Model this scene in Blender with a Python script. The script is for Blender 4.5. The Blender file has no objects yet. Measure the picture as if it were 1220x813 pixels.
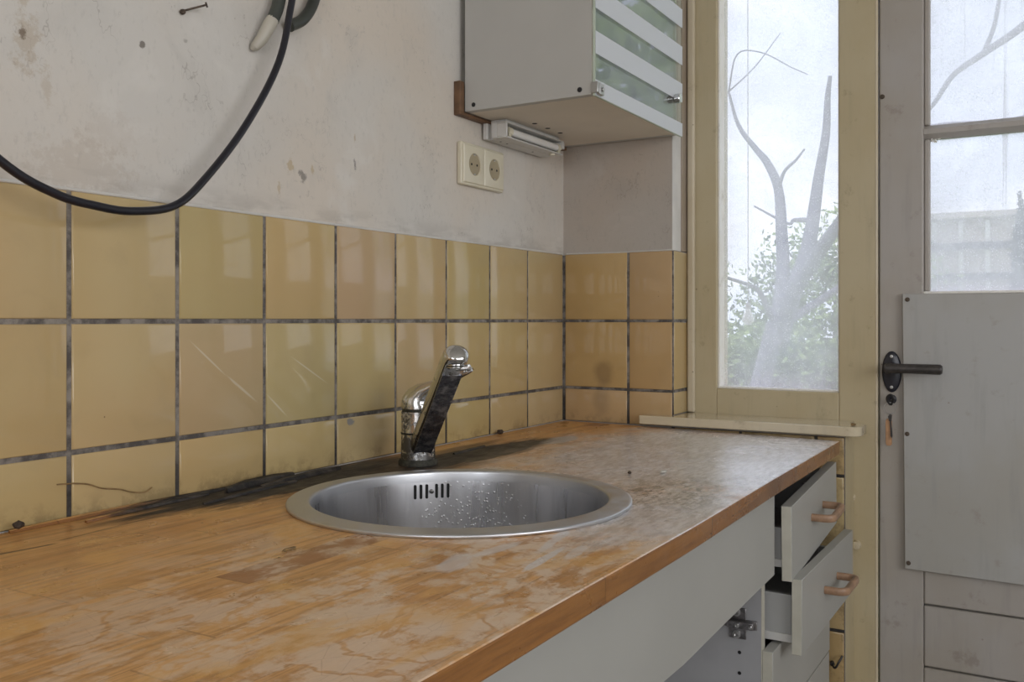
import bpy, bmesh, math, random
from mathutils import Vector, Matrix, noise as mnoise

S = bpy.context.scene
C = S.collection
PI = math.pi
RND = random.Random(7)

# ------------------------------------------------------------------ camera
cam_d = bpy.data.cameras.new('camera')
cam = bpy.data.objects.new('camera', cam_d)
C.objects.link(cam)
cam.location = (-1.8983, -0.9921, 1.1314)
cam.rotation_euler = (PI / 2, 0, 0.53747 - PI / 2)
cam_d.sensor_width = 36.0
cam_d.lens = 1103.3 / 1220 * 36
cam_d.shift_y = -24.79 / 1220
cam_d.clip_start = 0.02
cam_d.clip_end = 200
S.camera = cam

# ------------------------------------------------------------------ view
S.view_settings.view_transform = 'Standard'
S.view_settings.look = 'None'
S.view_settings.gamma = 1
S.view_settings.use_curve_mapping = False
S.view_settings.exposure = 0.0


# ------------------------------------------------------------------ node helpers
class NT:
    def __init__(self, nt):
        self.nt = nt
        self.n = nt.nodes
        self.n.clear()

    def link(self, a, b):
        self.nt.links.new(a, b)

    def node(self, typ, **kw):
        nd = self.n.new(typ)
        for k, v in kw.items():
            setattr(nd, k, v)
        return nd

    def put(self, sock, v):
        if isinstance(v, bpy.types.NodeSocket):
            self.link(v, sock)
        elif isinstance(v, (tuple, list)) and sock.type == 'RGBA' and len(v) == 3:
            sock.default_value = (*v, 1)
        else:
            sock.default_value = v

    def coords(self):
        return self.node('ShaderNodeTexCoord').outputs['Object']

    def sep(self, v):
        s = self.node('ShaderNodeSeparateXYZ')
        self.link(v, s.inputs[0])
        return s.outputs

    def mapping(self, v, scale=(1, 1, 1), loc=(0, 0, 0), rot=(0, 0, 0)):
        m = self.node('ShaderNodeMapping')
        self.link(v, m.inputs['Vector'])
        m.inputs['Scale'].default_value = scale
        m.inputs['Location'].default_value = loc
        m.inputs['Rotation'].default_value = rot
        return m.outputs[0]

    def noise(self, v, scale, detail=3, rough=.55, dist=0, color=False):
        m = self.node('ShaderNodeTexNoise')
        self.link(v, m.inputs['Vector'])
        m.inputs['Scale'].default_value = scale
        m.inputs['Detail'].default_value = detail
        m.inputs['Roughness'].default_value = rough
        m.inputs['Distortion'].default_value = dist
        return m.outputs['Color' if color else 'Fac']

    def voro(self, v, scale, feature='F1', rnd=1):
        m = self.node('ShaderNodeTexVoronoi', feature=feature)
        self.link(v, m.inputs['Vector'])
        m.inputs['Scale'].default_value = scale
        m.inputs['Randomness'].default_value = rnd
        return m.outputs['Distance']

    def math(self, op, a, b=0.0, c=None, clamp=False):
        m = self.node('ShaderNodeMath', operation=op, use_clamp=clamp)
        self.put(m.inputs[0], a)
        self.put(m.inputs[1], b)
        if c is not None:
            self.put(m.inputs[2], c)
        return m.outputs[0]

    def mul(self, a, b):
        return self.math('MULTIPLY', a, b, clamp=True)

    def ramp(self, f, lo, hi, smooth=True):
        m = self.node('ShaderNodeMapRange', clamp=True)
        if smooth:
            m.interpolation_type = 'SMOOTHSTEP'
        self.put(m.inputs['Value'], f)
        if lo <= hi:
            m.inputs['From Min'].default_value = lo
            m.inputs['From Max'].default_value = hi
            m.inputs['To Min'].default_value = 0
            m.inputs['To Max'].default_value = 1
        else:
            m.inputs['From Min'].default_value = hi
            m.inputs['From Max'].default_value = lo
            m.inputs['To Min'].default_value = 1
            m.inputs['To Max'].default_value = 0
        return m.outputs[0]

    def rng(self, f, a, b, c, d):
        m = self.node('ShaderNodeMapRange', clamp=True)
        self.put(m.inputs['Value'], f)
        for k, v in zip(('From Min', 'From Max', 'To Min', 'To Max'), (a, b, c, d)):
            m.inputs[k].default_value = v
        return m.outputs[0]

    def mix(self, f, a, b, blend='MIX'):
        m = self.node('ShaderNodeMix', data_type='RGBA', blend_type=blend)
        self.put(m.inputs[0], f)
        self.put(m.inputs[6], a)
        self.put(m.inputs[7], b)
        return m.outputs[2]

    def dist2(self, v, c, scale=(1, 1, 1)):
        """distance of v from c, axes scaled"""
        a = self.node('ShaderNodeVectorMath', operation='SUBTRACT')
        self.link(v, a.inputs[0])
        a.inputs[1].default_value = c
        b = self.node('ShaderNodeVectorMath', operation='MULTIPLY')
        self.link(a.outputs[0], b.inputs[0])
        b.inputs[1].default_value = scale
        l = self.node('ShaderNodeVectorMath', operation='LENGTH')
        self.link(b.outputs[0], l.inputs[0])
        return l.outputs['Value']

    def ell(self, v, c, axis, ang, a, b):
        """elliptic distance of v from c; long half-axis a turned by ang about axis"""
        q = self.node('ShaderNodeVectorMath', operation='SUBTRACT')
        self.link(v, q.inputs[0])
        q.inputs[1].default_value = c
        ro = self.node('ShaderNodeVectorRotate', rotation_type=axis + '_AXIS')
        self.link(q.outputs[0], ro.inputs['Vector'])
        ro.inputs['Angle'].default_value = ang
        m = self.node('ShaderNodeVectorMath', operation='MULTIPLY')
        self.link(ro.outputs[0], m.inputs[0])
        m.inputs[1].default_value = (1 / a, 1 / b, 0) if axis == 'Z' else (1 / a, 0, 1 / b)
        l = self.node('ShaderNodeVectorMath', operation='LENGTH')
        self.link(m.outputs[0], l.inputs[0])
        return l.outputs['Value']

    def bump(self, h, strength, dist, normal=None):
        b = self.node('ShaderNodeBump')
        self.link(h, b.inputs['Height'])
        b.inputs['Strength'].default_value = strength
        b.inputs['Distance'].default_value = dist
        if normal is not None:
            self.link(normal, b.inputs['Normal'])
        return b.outputs[0]

    def bsdf(self, color=(.5, .5, .5), rough=.5, metal=0.0, normal=None, **kw):
        p = self.node('ShaderNodeBsdfPrincipled')
        self.put(p.inputs['Base Color'], color)
        self.put(p.inputs['Roughness'], rough)
        self.put(p.inputs['Metallic'], metal)
        if normal is not None:
            self.link(normal, p.inputs['Normal'])
        for k, v in kw.items():
            self.put(p.inputs[k.replace('_', ' ')], v)
        return p.outputs[0]

    def out(self, s):
        o = self.node('ShaderNodeOutputMaterial')
        self.link(s, o.inputs[0])


def newmat(name):
    m = bpy.data.materials.new(name)
    m.use_nodes = True
    return m, NT(m.node_tree)


def lin(*c):
    return tuple((v / 255 / 12.92 if v / 255 < .04045 else ((v / 255 + .055) / 1.055) ** 2.4) for v in c)


# ------------------------------------------------------------------ world: bright hazy sky
w = bpy.data.worlds.new('sky')
S.world = w
w.use_nodes = True
T = NT(w.node_tree)
g = T.node('ShaderNodeTexCoord').outputs['Generated']
cl = T.noise(T.mapping(g, (1, 1, 2.4)), 2.6, 6, .6, .6)
cf = T.ramp(cl, .40, .62)
sky = T.mix(cf, (.70, .77, .95), (.89, .91, 1.0))
bg = T.node('ShaderNodeBackground')
T.link(sky, bg.inputs[0])
bg.inputs[1].default_value = 1.83
wo = T.node('ShaderNodeOutputWorld')
T.link(bg.outputs[0], wo.inputs[0])


# added fill lights, unseen, behind and beside the camera
def area(name, loc, rot, sx, sy, power, col=(1, 1, 1)):
    l = bpy.data.lights.new(name, 'AREA')
    l.shape = 'RECTANGLE'
    l.size = sx
    l.size_y = sy
    l.energy = power
    l.color = col
    o = bpy.data.objects.new(name, l)
    o.location = loc
    o.rotation_euler = rot
    C.objects.link(o)
    return o


area('fill_light_side', (-1.9, -3.02, 1.55), (PI / 2, 0, 0), 2.2, 1.3, 30, (1, .985, .96))
area('fill_light_rear', (-4.02, -1.6, 1.55), (PI / 2, 0, -PI / 2), 1.6, 1.3, 17, (1, .985, .96))


# ------------------------------------------------------------------ mesh helpers
class MB:
    def __init__(self):
        self.bm = bmesh.new()

    def box(self, a, b, mi=0):
        x0, x1 = sorted((a[0], b[0]))
        y0, y1 = sorted((a[1], b[1]))
        z0, z1 = sorted((a[2], b[2]))
        v = [self.bm.verts.new(p) for p in
             [(x0, y0, z0), (x1, y0, z0), (x1, y1, z0), (x0, y1, z0), (x0, y0, z1), (x1, y0, z1), (x1, y1, z1), (x0, y1, z1)]]
        for f in [(3, 2, 1, 0), (4, 5, 6, 7), (0, 1, 5, 4), (1, 2, 6, 5), (2, 3, 7, 6), (3, 0, 4, 7)]:
            self.bm.faces.new([v[i] for i in f]).material_index = mi
        return self

    def hexa(self, pts, mi=0):
        v = [self.bm.verts.new(p) for p in pts]
        for f in [(3, 2, 1, 0), (4, 5, 6, 7), (0, 1, 5, 4), (1, 2, 6, 5), (2, 3, 7, 6), (3, 0, 4, 7)]:
            self.bm.faces.new([v[i] for i in f]).material_index = mi
        return self

    def rings(self, rings, cap0=True, cap1=True, closed=False, mi=0):
        vr = [[self.bm.verts.new(p) for p in r] for r in rings]
        n = len(vr[0])
        pairs = list(zip(vr, vr[1:]))
        if closed:
            pairs.append((vr[-1], vr[0]))
        for a, b in pairs:
            for i in range(n):
                j = (i + 1) % n
                self.bm.faces.new((a[i], a[j], b[j], b[i])).material_index = mi
        if not closed:
            if cap0:
                self.bm.faces.new(list(reversed(vr[0]))).material_index = mi
            if cap1:
                self.bm.faces.new(vr[-1]).material_index = mi
        return self

    def tube(self, pts, r, seg=14, mi=0, flat=(1, 1), up=None):
        """tube through pts, radius r or list of radii"""
        pts = [Vector(p) for p in pts]
        rs = r if isinstance(r, (list, tuple)) else [r] * len(pts)
        rings = []
        prev = None
        for i, p in enumerate(pts):
            t = (pts[min(i + 1, len(pts) - 1)] - pts[max(i - 1, 0)]).normalized()
            if prev is None:
                ref = Vector(up) if up else (Vector((0, 0, 1)) if abs(t.z) < .9 else Vector((1, 0, 0)))
            else:
                ref = prev
            a = ref - t * ref.dot(t)
            a.normalize()
            b = t.cross(a)
            prev = a
            rings.append([p + a * math.cos(k * 2 * PI / seg) * rs[i] * flat[0] + b * math.sin(k * 2 * PI / seg) * rs[i] * flat[1] for k in range(seg)])
        return self.rings(rings, mi=mi)

    def lathe(self, prof, c=(0, 0, 0), seg=48, axis='Z', mi=0, cap0=True, cap1=True):
        rings = []
        for r, h in prof:
            ring = []
            for k in range(seg):
                a = 2 * PI * k / seg
                u, v_ = r * math.cos(a), r * math.sin(a)
                if axis == 'Z':
                    p = (c[0] + u, c[1] + v_, c[2] + h)
                elif axis == 'Y':
                    p = (c[0] + v_, c[1] + h, c[2] + u)
                else:
                    p = (c[0] + h, c[1] + u, c[2] + v_)
                ring.append(p)
            rings.append(ring)
        return self.rings(rings, cap0, cap1, mi=mi)

    def poly_prism(self, poly, lo, hi, axis='Z', mi=0):
        def P(p, h):
            return (p[0], p[1], h) if axis == 'Z' else ((p[0], h, p[1]) if axis == 'Y' else (h, p[0], p[1]))
        return self.rings([[P(p, lo) for p in poly], [P(p, hi) for p in poly]], mi=mi)

    def xf(self, M):
        self.bm.transform(M)
        return self

    def build(self, name, mats, parent=None, bevel=0, segs=2, smooth=True, kind=None, label=None, angle=35, loc=None):
        bmesh.ops.recalc_face_normals(self.bm, faces=self.bm.faces)
        me = bpy.data.meshes.new(name)
        self.bm.to_mesh(me)
        self.bm.free()
        if not isinstance(mats, (list, tuple)):
            mats = [mats]
        for m in mats:
            me.materials.append(m)
        if smooth:
            for p in me.polygons:
                p.use_smooth = True
            me.set_sharp_from_angle(angle=math.radians(angle))
        o = bpy.data.objects.new(name, me)
        C.objects.link(o)
        if parent is not None:
            o.parent = parent
        if bevel:
            b = o.modifiers.new('bevel', 'BEVEL')
            b.width = bevel
            b.segments = segs
            b.limit_method = 'ANGLE'
            b.angle_limit = math.radians(40)
            b.harden_normals = False
        if kind:
            o['kind'] = kind
        if label:
            o['label'] = label
        return o


def thing(name, label, cat, group=None):
    o = bpy.data.objects.new(name, None)
    o.empty_display_size = .05
    C.objects.link(o)
    o['label'] = label
    o['category'] = cat
    if group:
        o['group'] = group
    return o


def tag(o, label, cat, group=None, kind=None):
    o['label'] = label
    o['category'] = cat
    if group:
        o['group'] = group
    if kind:
        o['kind'] = kind
    return o


def struct(name, label=None):
    o = bpy.data.objects.new(name, None)
    C.objects.link(o)
    o['kind'] = 'structure'
    if label:
        o['label'] = label
    return o


def smoothpath(pts, n=6):
    """Catmull-Rom through pts"""
    P = [Vector(p) for p in pts]
    P = [P[0] * 2 - P[1]] + P + [P[-1] * 2 - P[-2]]
    out = []
    for i in range(1, len(P) - 2):
        for k in range(n):
            t = k / n
            a, b, c, d = P[i - 1], P[i], P[i + 1], P[i + 2]
            out.append(.5 * ((2 * b) + (c - a) * t + (2 * a - 5 * b + 4 * c - d) * t * t + (3 * b - a - 3 * c + d) * t ** 3))
    out.append(P[-2])
    return out


# ------------------------------------------------------------------ materials
def mat_simple(name, col, rough=.5, metal=0.0, bump=0.0, bscale=60, var=.12, vscale=9, **kw):
    m, t = newmat(name)
    co = t.coords()
    n1 = t.noise(co, vscale, 4)
    c = t.mix(t.ramp(n1, .3, .75), tuple(v * (1 - var) for v in col), tuple(min(1, v * (1 + var)) for v in col))
    nrm = None
    if bump:
        nrm = t.bump(t.noise(co, bscale, 4), bump, .002)
    t.out(t.bsdf(c, rough, metal, nrm, **kw))
    return m


def mat_plaster(name, base, left=False):
    m, t = newmat(name)
    co = t.coords()
    big = t.noise(co, 2.2, 3, .5)
    mid = t.noise(co, 9, 5, .6, .5)
    c = t.mix(t.ramp(big, .38, .62), base, tuple(v * f for v, f in zip(base, (1.04, .97, .90))))
    c = t.mix(t.math('MULTIPLY', t.ramp(mid, .52, .70), .35), c, tuple(v * .80 for v in base))
    c = t.mix(t.math('MULTIPLY', t.ramp(mid, .45, .28), .5), c, tuple(min(1, v * 1.13) for v in base))
    # fine scratches and grain
    gr = t.noise(t.mapping(co, (1, 1, .5)), 160, 3, .6)
    c = t.mix(t.math('MULTIPLY', t.ramp(gr, .55, .75), .22), c, tuple(v * .6 for v in base))
    # smudges and specks
    jc = t.node('ShaderNodeVectorMath', operation='ADD')
    t.link(co, jc.inputs[0])
    jn_ = t.node('ShaderNodeVectorMath', operation='SCALE')
    t.link(t.noise(co, 55, 4, .8, color=True), jn_.inputs[0])
    jn_.inputs['Scale'].default_value = .03
    t.link(jn_.outputs[0], jc.inputs[1])
    spk = t.ramp(t.voro(jc.outputs[0], 27), .045, .02)
    gate = t.ramp(t.noise(co, 17, 2), .55, .60)
    c = t.mix(t.mul(t.mul(spk, gate), .6), c, (.16, .13, .10))
    fl = t.ramp(t.noise(t.mapping(co, (1, 1, 1.4), (3, 3, 3)), 34, 6, .75, .2), .60, .66)
    c = t.mix(t.mul(t.mul(fl, t.ramp(big, .45, .6)), .28), c, tuple(v * .55 for v in base))
    crk = t.ramp(t.math('ABSOLUTE', t.math('SUBTRACT', t.noise(t.mapping(co, (1, 1, .6), (7, 1, 3)), 7, 5, .75), .5)), .006, .001)
    c = t.mix(t.mul(t.mul(crk, t.ramp(mid, .5, .62)), .35), c, (.2, .17, .14))
    spk2 = t.ramp(t.voro(t.mapping(co, (1, 1, 1), (3.1, 2.2, 1.7)), 60), .09, .04)
    gate2 = t.ramp(t.noise(t.mapping(co, loc=(5, 1, 2)), 12, 2), .60, .66)
    c = t.mix(t.mul(t.mul(spk2, gate2), .6), c, (.16, .12, .08))
    if left:
        wob = t.noise(co, 75, 5, .75)
        def blot(cx, cz, sx, sz, r, col, amt, col2=c):
            d = t.dist2(co, (cx, 0, cz), (sx, 0, sz))
            d = t.math('ADD', d, t.math('MULTIPLY', t.math('SUBTRACT', wob, .5), r * 4.2))
            return t.mix(t.mul(t.ramp(d, r * 1.15, r * .45), amt * .85), col2, col)
        tan = (.42, .335, .235)
        c = blot(-1.288, 1.447, 1, .45, .016, tan, .55, c)
        c = blot(-1.293, 1.452, 1, .7, .005, (.10, .06, .03), .8, c)
        c = blot(-1.262, 1.40, 1.6, .5, .012, tan, .4, c)
        c = blot(-1.18, 1.36, .8, 1, .030, (.50, .44, .38), .3, c)
        c = blot(-1.22, 1.31, .5, 1, .035, (.44, .37, .30), .35, c)
        c = blot(-.876, 1.363, 1.6, .6, .010, (.40, .28, .11), .6, c)
        c = blot(-.851, 1.353, 1, 1, .009, (.13, .12, .11), .8, c)
        c = blot(-.83, 1.362, 1.6, .6, .006, (.40, .28, .11), .55, c)
        c = blot(-.90, 1.325, 2, .5, .006, (.40, .28, .11), .5, c)
        c = blot(-1.135, 1.478, 1, 1, .004, (.10, .08, .06), .9, c)
        c = blot(-1.07, 1.50, 1, 1.6, .005, (.22, .2, .17), .6, c)
        c = blot(-.73, 1.385, 1.7, .6, .006, (.12, .11, .1), .8, c)
        c = blot(-.73, 1.43, 1.7, .6, .004, (.38, .27, .12), .6, c)
        # dirt band where the plaster meets the tiles
        s = t.sep(co)
        band = t.ramp(s[2], 1.325, 1.287)
        c = t.mix(t.mul(t.mul(band, t.ramp(t.noise(t.mapping(co, (.5, 1, 2)), 22, 4, .6), .40, .62)), .3), c, (.25, .22, .19))
        # yellowed by cooking next to the cupboard
    nr = t.bump(t.noise(co, 90, 4, .6), .35, .0012)
    nr = t.bump(mid, .5, .004, nr)
    t.out(t.bsdf(c, .75, 0, nr, Specular_IOR_Level=.25))
    return m


M = {}
M['plaster'] = mat_plaster('worn_white_plaster', (.60, .575, .53), True)
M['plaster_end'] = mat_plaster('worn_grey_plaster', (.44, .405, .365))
M['plaster_lit'] = mat_simple('lit_reveal_plaster', (.66, .64, .60), .6, bump=.2)  # reveal plaster lightened to look brightly lit
M['room'] = mat_simple('room_paint', (.56, .54, .50), .8)


def mat_tile(name, base, warm):
    m, t = newmat(name)
    co = t.coords()
    vc = t.node('ShaderNodeVertexColor', layer_name='tint').outputs[0]
    c = t.mix(t.ramp(t.noise(co, 3.2, 3), .35, .65), base, warm)
    c = t.mix(1.0, c, vc, 'MULTIPLY')
    c = t.mix(t.math('MULTIPLY', t.ramp(t.noise(co, 14, 4, .6, .6), .5, .75), .25), c, tuple(v * .8 for v in base))
    s = t.sep(co)
    # specks
    spk = t.ramp(t.voro(co, 38), .05, .025)
    gate = t.ramp(t.noise(co, 15, 2), .56, .62)
    c = t.mix(t.mul(t.mul(spk, gate), .8), c, (.10, .06, .03))
    # brown grime creeping up from the worktop
    low = t.ramp(s[2], .935, .895)
    gn = t.ramp(t.noise(t.mapping(co, loc=(2, 0, 0)), 26, 5, .7), .46, .62)
    c = t.mix(t.mul(t.mul(low, gn), .5), c, (.15, .10, .05))
    # brown splash mark on the end wall
    wob = t.math('MULTIPLY', t.math('SUBTRACT', t.noise(co, 22, 4, .6), .5), .03)
    d = t.math('ADD', t.dist2(co, (0, -.100, 1.012), (0, 1.1, 1)), wob)
    c = t.mix(t.mul(t.ramp(d, .038, .012), .45), c, (.16, .10, .055))
    d = t.math('ADD', t.dist2(co, (0, -.095, .955), (0, 1.4, .7)), wob)
    c = t.mix(t.mul(t.ramp(d, .04, .010), .38), c, (.22, .16, .10))
    # chipped glaze near the tap
    d = t.math('ADD', t.dist2(co, (-.745, 0, .968), (.8, 0, 1.2)), t.math('MULTIPLY', wob, 1.3))
    c = t.mix(t.ramp(d, .011, .008), c, (.27, .25, .22))
    if 'cream' in name:
        scr = None
        for (x0_, z0_, x1_, z1_, wd) in ((-1.067, 1.106, -1.000, 1.052, .0011), (-1.005, 1.057, -.945, 1.013, .0016), (-.930, 1.026, -.885, .987, .0012), (-.882, 1.079, -.795, 1.030, .0010), (-1.0, 1.054, -.98, 1.037, .0013)):
            L_ = math.hypot(x1_ - x0_, z1_ - z0_) / 2
            e_ = t.ramp(t.ell(co, ((x0_ + x1_) / 2, 0, (z0_ + z1_) / 2), 'Y', math.atan2(z1_ - z0_, x1_ - x0_), L_ * 1.1, wd * 1.6), 1.0, .4)
            scr = e_ if scr is None else t.math('MAXIMUM', scr, e_)
        c = t.mix(t.math('MULTIPLY', scr, .32), c, (.75, .72, .62))
    rough = t.rng(t.noise(co, 20, 4, .6), .4, .75, .05, .16)
    nr = t.bump(t.noise(co, 8, 2, .5), .10, .003)
    nr = t.bump(t.noise(co, 45, 2, .5), .03, .002, nr)
    t.out(t.bsdf(c, rough, 0, nr, Specular_IOR_Level=.55))
    return m


M['tile'] = mat_tile('cream_glazed_tile', (.50, .385, .20), (.50, .365, .185))
M['tile_end'] = mat_tile('tan_glazed_tile', (.50, .345, .18), (.46, .31, .155))
m, t = newmat('dirty_grout')
co = t.coords()
c = t.mix(t.ramp(t.noise(co, 30, 5, .7), .38, .62), (.085, .075, .068), (.26, .235, .205))
s = t.sep(co)
c = t.mix(t.mul(t.ramp(s[2], 1.0, .92), .8), c, (.02, .017, .015))
t.out(t.bsdf(c, .85, 0, t.bump(t.noise(co, 200, 3), .6, .001)))
M['grout'] = m


# --- oiled beech worktop, worn and stained
m, t = newmat('worn_oiled_butcher_block')
co = t.coords()
s = t.sep(co)
# staves are 42 mm wide strips running along x
rown = t.math('FLOOR', t.math('MULTIPLY', s[1], 1 / .042))
wn = t.node('ShaderNodeTexWhiteNoise', noise_dimensions='1D')
t.link(rown, wn.inputs['W'])
xo = t.math('ADD', t.math('MULTIPLY', s[0], 1 / .30), t.math('MULTIPLY', wn.outputs['Value'], 7.3))
xi = t.math('FLOOR', xo)
cmb = t.node('ShaderNodeCombineXYZ')
t.link(rown, cmb.inputs[0]); t.link(xi, cmb.inputs[1])
wn2 = t.node('ShaderNodeTexWhiteNoise', noise_dimensions='2D')
t.link(cmb.outputs[0], wn2.inputs['Vector'])
cell = wn2.outputs['Value']
c = t.mix(cell, (.70, .385, .145), (.56, .275, .09))
c = t.mix(t.ramp(cell, .88, .93), c, (.38, .175, .07))
gshift = t.node('ShaderNodeVectorMath', operation='ADD')
t.link(co, gshift.inputs[0]); t.link(wn2.outputs['Color'], gshift.inputs[1])
gr = t.noise(t.mapping(gshift.outputs[0], (2.2, 36, 36)), 3.0, 5, .65, .3)
c = t.mix(t.math('MULTIPLY', t.ramp(gr, .42, .66), .60), c, (.30, .135, .045))
fine = t.noise(t.mapping(gshift.outputs[0], (12, 260, 260)), 3.0, 3, .6)
c = t.mix(t.math('MULTIPLY', t.ramp(fine, .5, .75), .22), c, (.20, .09, .03))
# joints
fy = t.math('FRACT', t.math('MULTIPLY', s[1], 1 / .042))
fx = t.math('FRACT', xo)
jn = t.math('MAXIMUM', t.ramp(t.math('MINIMUM', fy, t.math('SUBTRACT', 1, fy)), .022, .006), t.ramp(t.math('MINIMUM', fx, t.math('SUBTRACT', 1, fx)), .005, .002))
c = t.mix(t.math('MULTIPLY', jn, .38), c, (.13, .05, .02))
# top face only: wear
geo = t.node('ShaderNodeNewGeometry')
gn = t.sep(geo.outputs['Normal'])
top = t.ramp(gn[2], .6, .95)
blob = t.noise(t.mapping(co, (.85, 1.1, 1)), 15, 7, .68, .25)
vn = t.math('ABSOLUTE', t.math('SUBTRACT', t.noise(t.mapping(co, (.9, 1.2, 1), (3, 1, 0)), 9, 4, .6, .3), .5))
vein = t.ramp(vn, .030, .004)
worn = t.mul(t.ramp(blob, .42, .55), t.math('SUBTRACT', 1.0, t.math('MULTIPLY', vein, .75)))
sp = t.ramp(t.dist2(co, (-1.02, -.60, .9), (.55, 1.05, 0)), .42, .10)   # patchy oil in front of the sink
lft = t.ramp(s[1], -.12, -.36)
wornA = t.mul(worn, t.math('ADD', t.math('MULTIPLY', sp, .45), t.math('MULTIPLY', lft, .50), clamp=True))
c = t.mix(t.mul(wornA, top), c, (.73, .565, .415))
ylw = t.ramp(t.noise(t.mapping(co, (.8, 1.6, 1), (4, 2, 0)), 9, 4, .6, .9), .52, .64)
c = t.mix(t.mul(t.mul(ylw, top), .5), c, (.74, .42, .13))
# greyed bare wood with window sheen painted in, right of and before the sink
wob = t.math('SUBTRACT', t.noise(t.mapping(co, (.7, 1.3, 1), (1, 7, 0)), 9, 5, .65, .6), .5)
dg = t.math('ADD', t.dist2(co, (-.36, -.46, .9), (.90, 1.35, 0)), t.math('MULTIPLY', wob, .42))
grey_sheen = t.ramp(dg, .50, .22)
dg2 = t.math('ADD', t.dist2(co, (-.83, -.575, .9), (1.0, 2.6, 0)), t.math('MULTIPLY', wob, .34))
grey_sheen = t.math('MAXIMUM', grey_sheen, t.math('MULTIPLY', t.ramp(dg2, .26, .10), .9))
grey_sheen_col = t.mix(t.ramp(t.noise(t.mapping(co, (1, 3.5, 1)), 38, 5, .7), .40, .62), (.86, .86, .89), (.46, .455, .47))
c = t.mix(t.mul(grey_sheen, t.math('MULTIPLY', top, .97)), c, grey_sheen_col)
# dark mould in the bare wood by the right of the sink
dm = t.math('ADD', t.dist2(co, (-.72, -.53, .9), (.9, 1.5, 0)), t.math('MULTIPLY', wob, .12))
mould = t.mul(t.ramp(dm, .20, .04), t.ramp(t.noise(t.mapping(co, (1, 2, 1)), 75, 4, .7, .5), .47, .57))
c = t.mix(t.mul(t.mul(mould, top), .8), c, (.055, .065, .045))
sc2 = t.ramp(t.math('ABSOLUTE', t.math('SUBTRACT', t.noise(t.mapping(co, (1, 3.5, 1), (5, 2, 0), (0, 0, .25)), 26, 5, .75), .5)), .035, .005)
c = t.mix(t.mul(t.mul(sc2, t.mul(grey_sheen, top)), t.math('MULTIPLY', t.ramp(t.noise(co, 9, 3), .45, .6), .55)), c, (.17, .15, .14))
# limescale smears
ls = t.ramp(t.noise(t.mapping(co, (.55, 1.5, 1), (2, 9, 0), (0, 0, .2)), 17, 5, .65, .8), .57, .63)
lm_ = t.mul(ls, t.ramp(t.math('ADD', t.dist2(co, (-.86, -.58, .9), (.8, 2.2, 0)), t.math('MULTIPLY', wob, .2)), .30, .08))
c = t.mix(t.mul(t.mul(lm_, top), .75), c, (.66, .64, .62))
d = t.math('ADD', t.dist2(co, (-.32, -.155, .9), (1, 2.6, 0)), t.math('MULTIPLY', wob, .04))
c = t.mix(t.mul(t.mul(t.ramp(d, .075, .06), top), .85), c, (.45, .44, .43))
for (cx__, cy__, an__, a__, b__, am__) in ((-1.115, -.560, -.10, .050, .0045, .8), (-1.03, -.530, -.2, .05, .007, .6), (-1.16, -.49, -.3, .035, .012, .6), (-1.10, -.50, .1, .04, .009, .6), (-1.075, -.575, -.2, .03, .006, .5)):
    e_ = t.math('ADD', t.ell(co, (cx__, cy__, .9), 'Z', an__, a__, b__), t.math('MULTIPLY', wob, 2.6))
    c = t.mix(t.mul(t.mul(t.ramp(e_, 1.1, .6), top), am__), c, (.70, .68, .67))
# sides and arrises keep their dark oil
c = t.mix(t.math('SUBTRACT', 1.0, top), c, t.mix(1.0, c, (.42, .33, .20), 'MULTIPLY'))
# scratch network
sc = t.ramp(t.voro(t.mapping(co, (1, 1.7, 1), (0, 0, 0), (0, 0, .5)), 21, 'DISTANCE_TO_EDGE'), .012, .002)
c = t.mix(t.mul(t.mul(sc, top), t.math('MULTIPLY', t.ramp(blob, .4, .6), .22)), c, (.30, .14, .055))
# black rot by the wall and around the tap
wr = t.math('SUBTRACT', t.noise(t.mapping(co, (1.1, 9, 1), (0, 3, 0), (0, 0, .13)), 7, 6, .7, .35), .5)
wr2 = t.math('SUBTRACT', t.noise(t.mapping(co, (1, 5, 1), (0, 3, 0), (0, 0, .13)), 22, 4, .7), .5)
jit = t.math('ADD', t.math('MULTIPLY', wr, .9), t.math('MULTIPLY', wr2, .55))
def rot(cx, cy, rx, ry, soft=.35):
    d = t.dist2(co, (cx, cy, .9), (1 / rx, 1 / ry, 0))
    return t.ramp(t.math('ADD', d, jit), 1.0 + soft * .3, 1.0 - soft)
r1 = rot(-.93, -.040, .30, .085)
r1b = rot(-.80, -.075, .24, .12, .5)
r1c = rot(-.68, -.115, .18, .09, .6)
r2 = rot(-.55, -.120, .27, .062)
r3 = rot(-1.08, -.055, .20, .020, .5)
r4 = rot(-.50, -.06, .15, .022, .5)
rt_ = t.math('MAXIMUM', t.math('MAXIMUM', r1, r2), t.math('MAXIMUM', r3, t.math('MULTIPLY', r4, .7)))
rt_ = t.math('MAXIMUM', rt_, t.math('MULTIPLY', t.math('MAXIMUM', r1b, r1c), .93))
rcol = t.mix(t.ramp(t.noise(t.mapping(co, (1, 5, 1)), 34, 5, .7), .42, .66), (.007, .006, .006), (.060, .048, .038))
c = t.mix(rt_, c, rcol)
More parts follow.
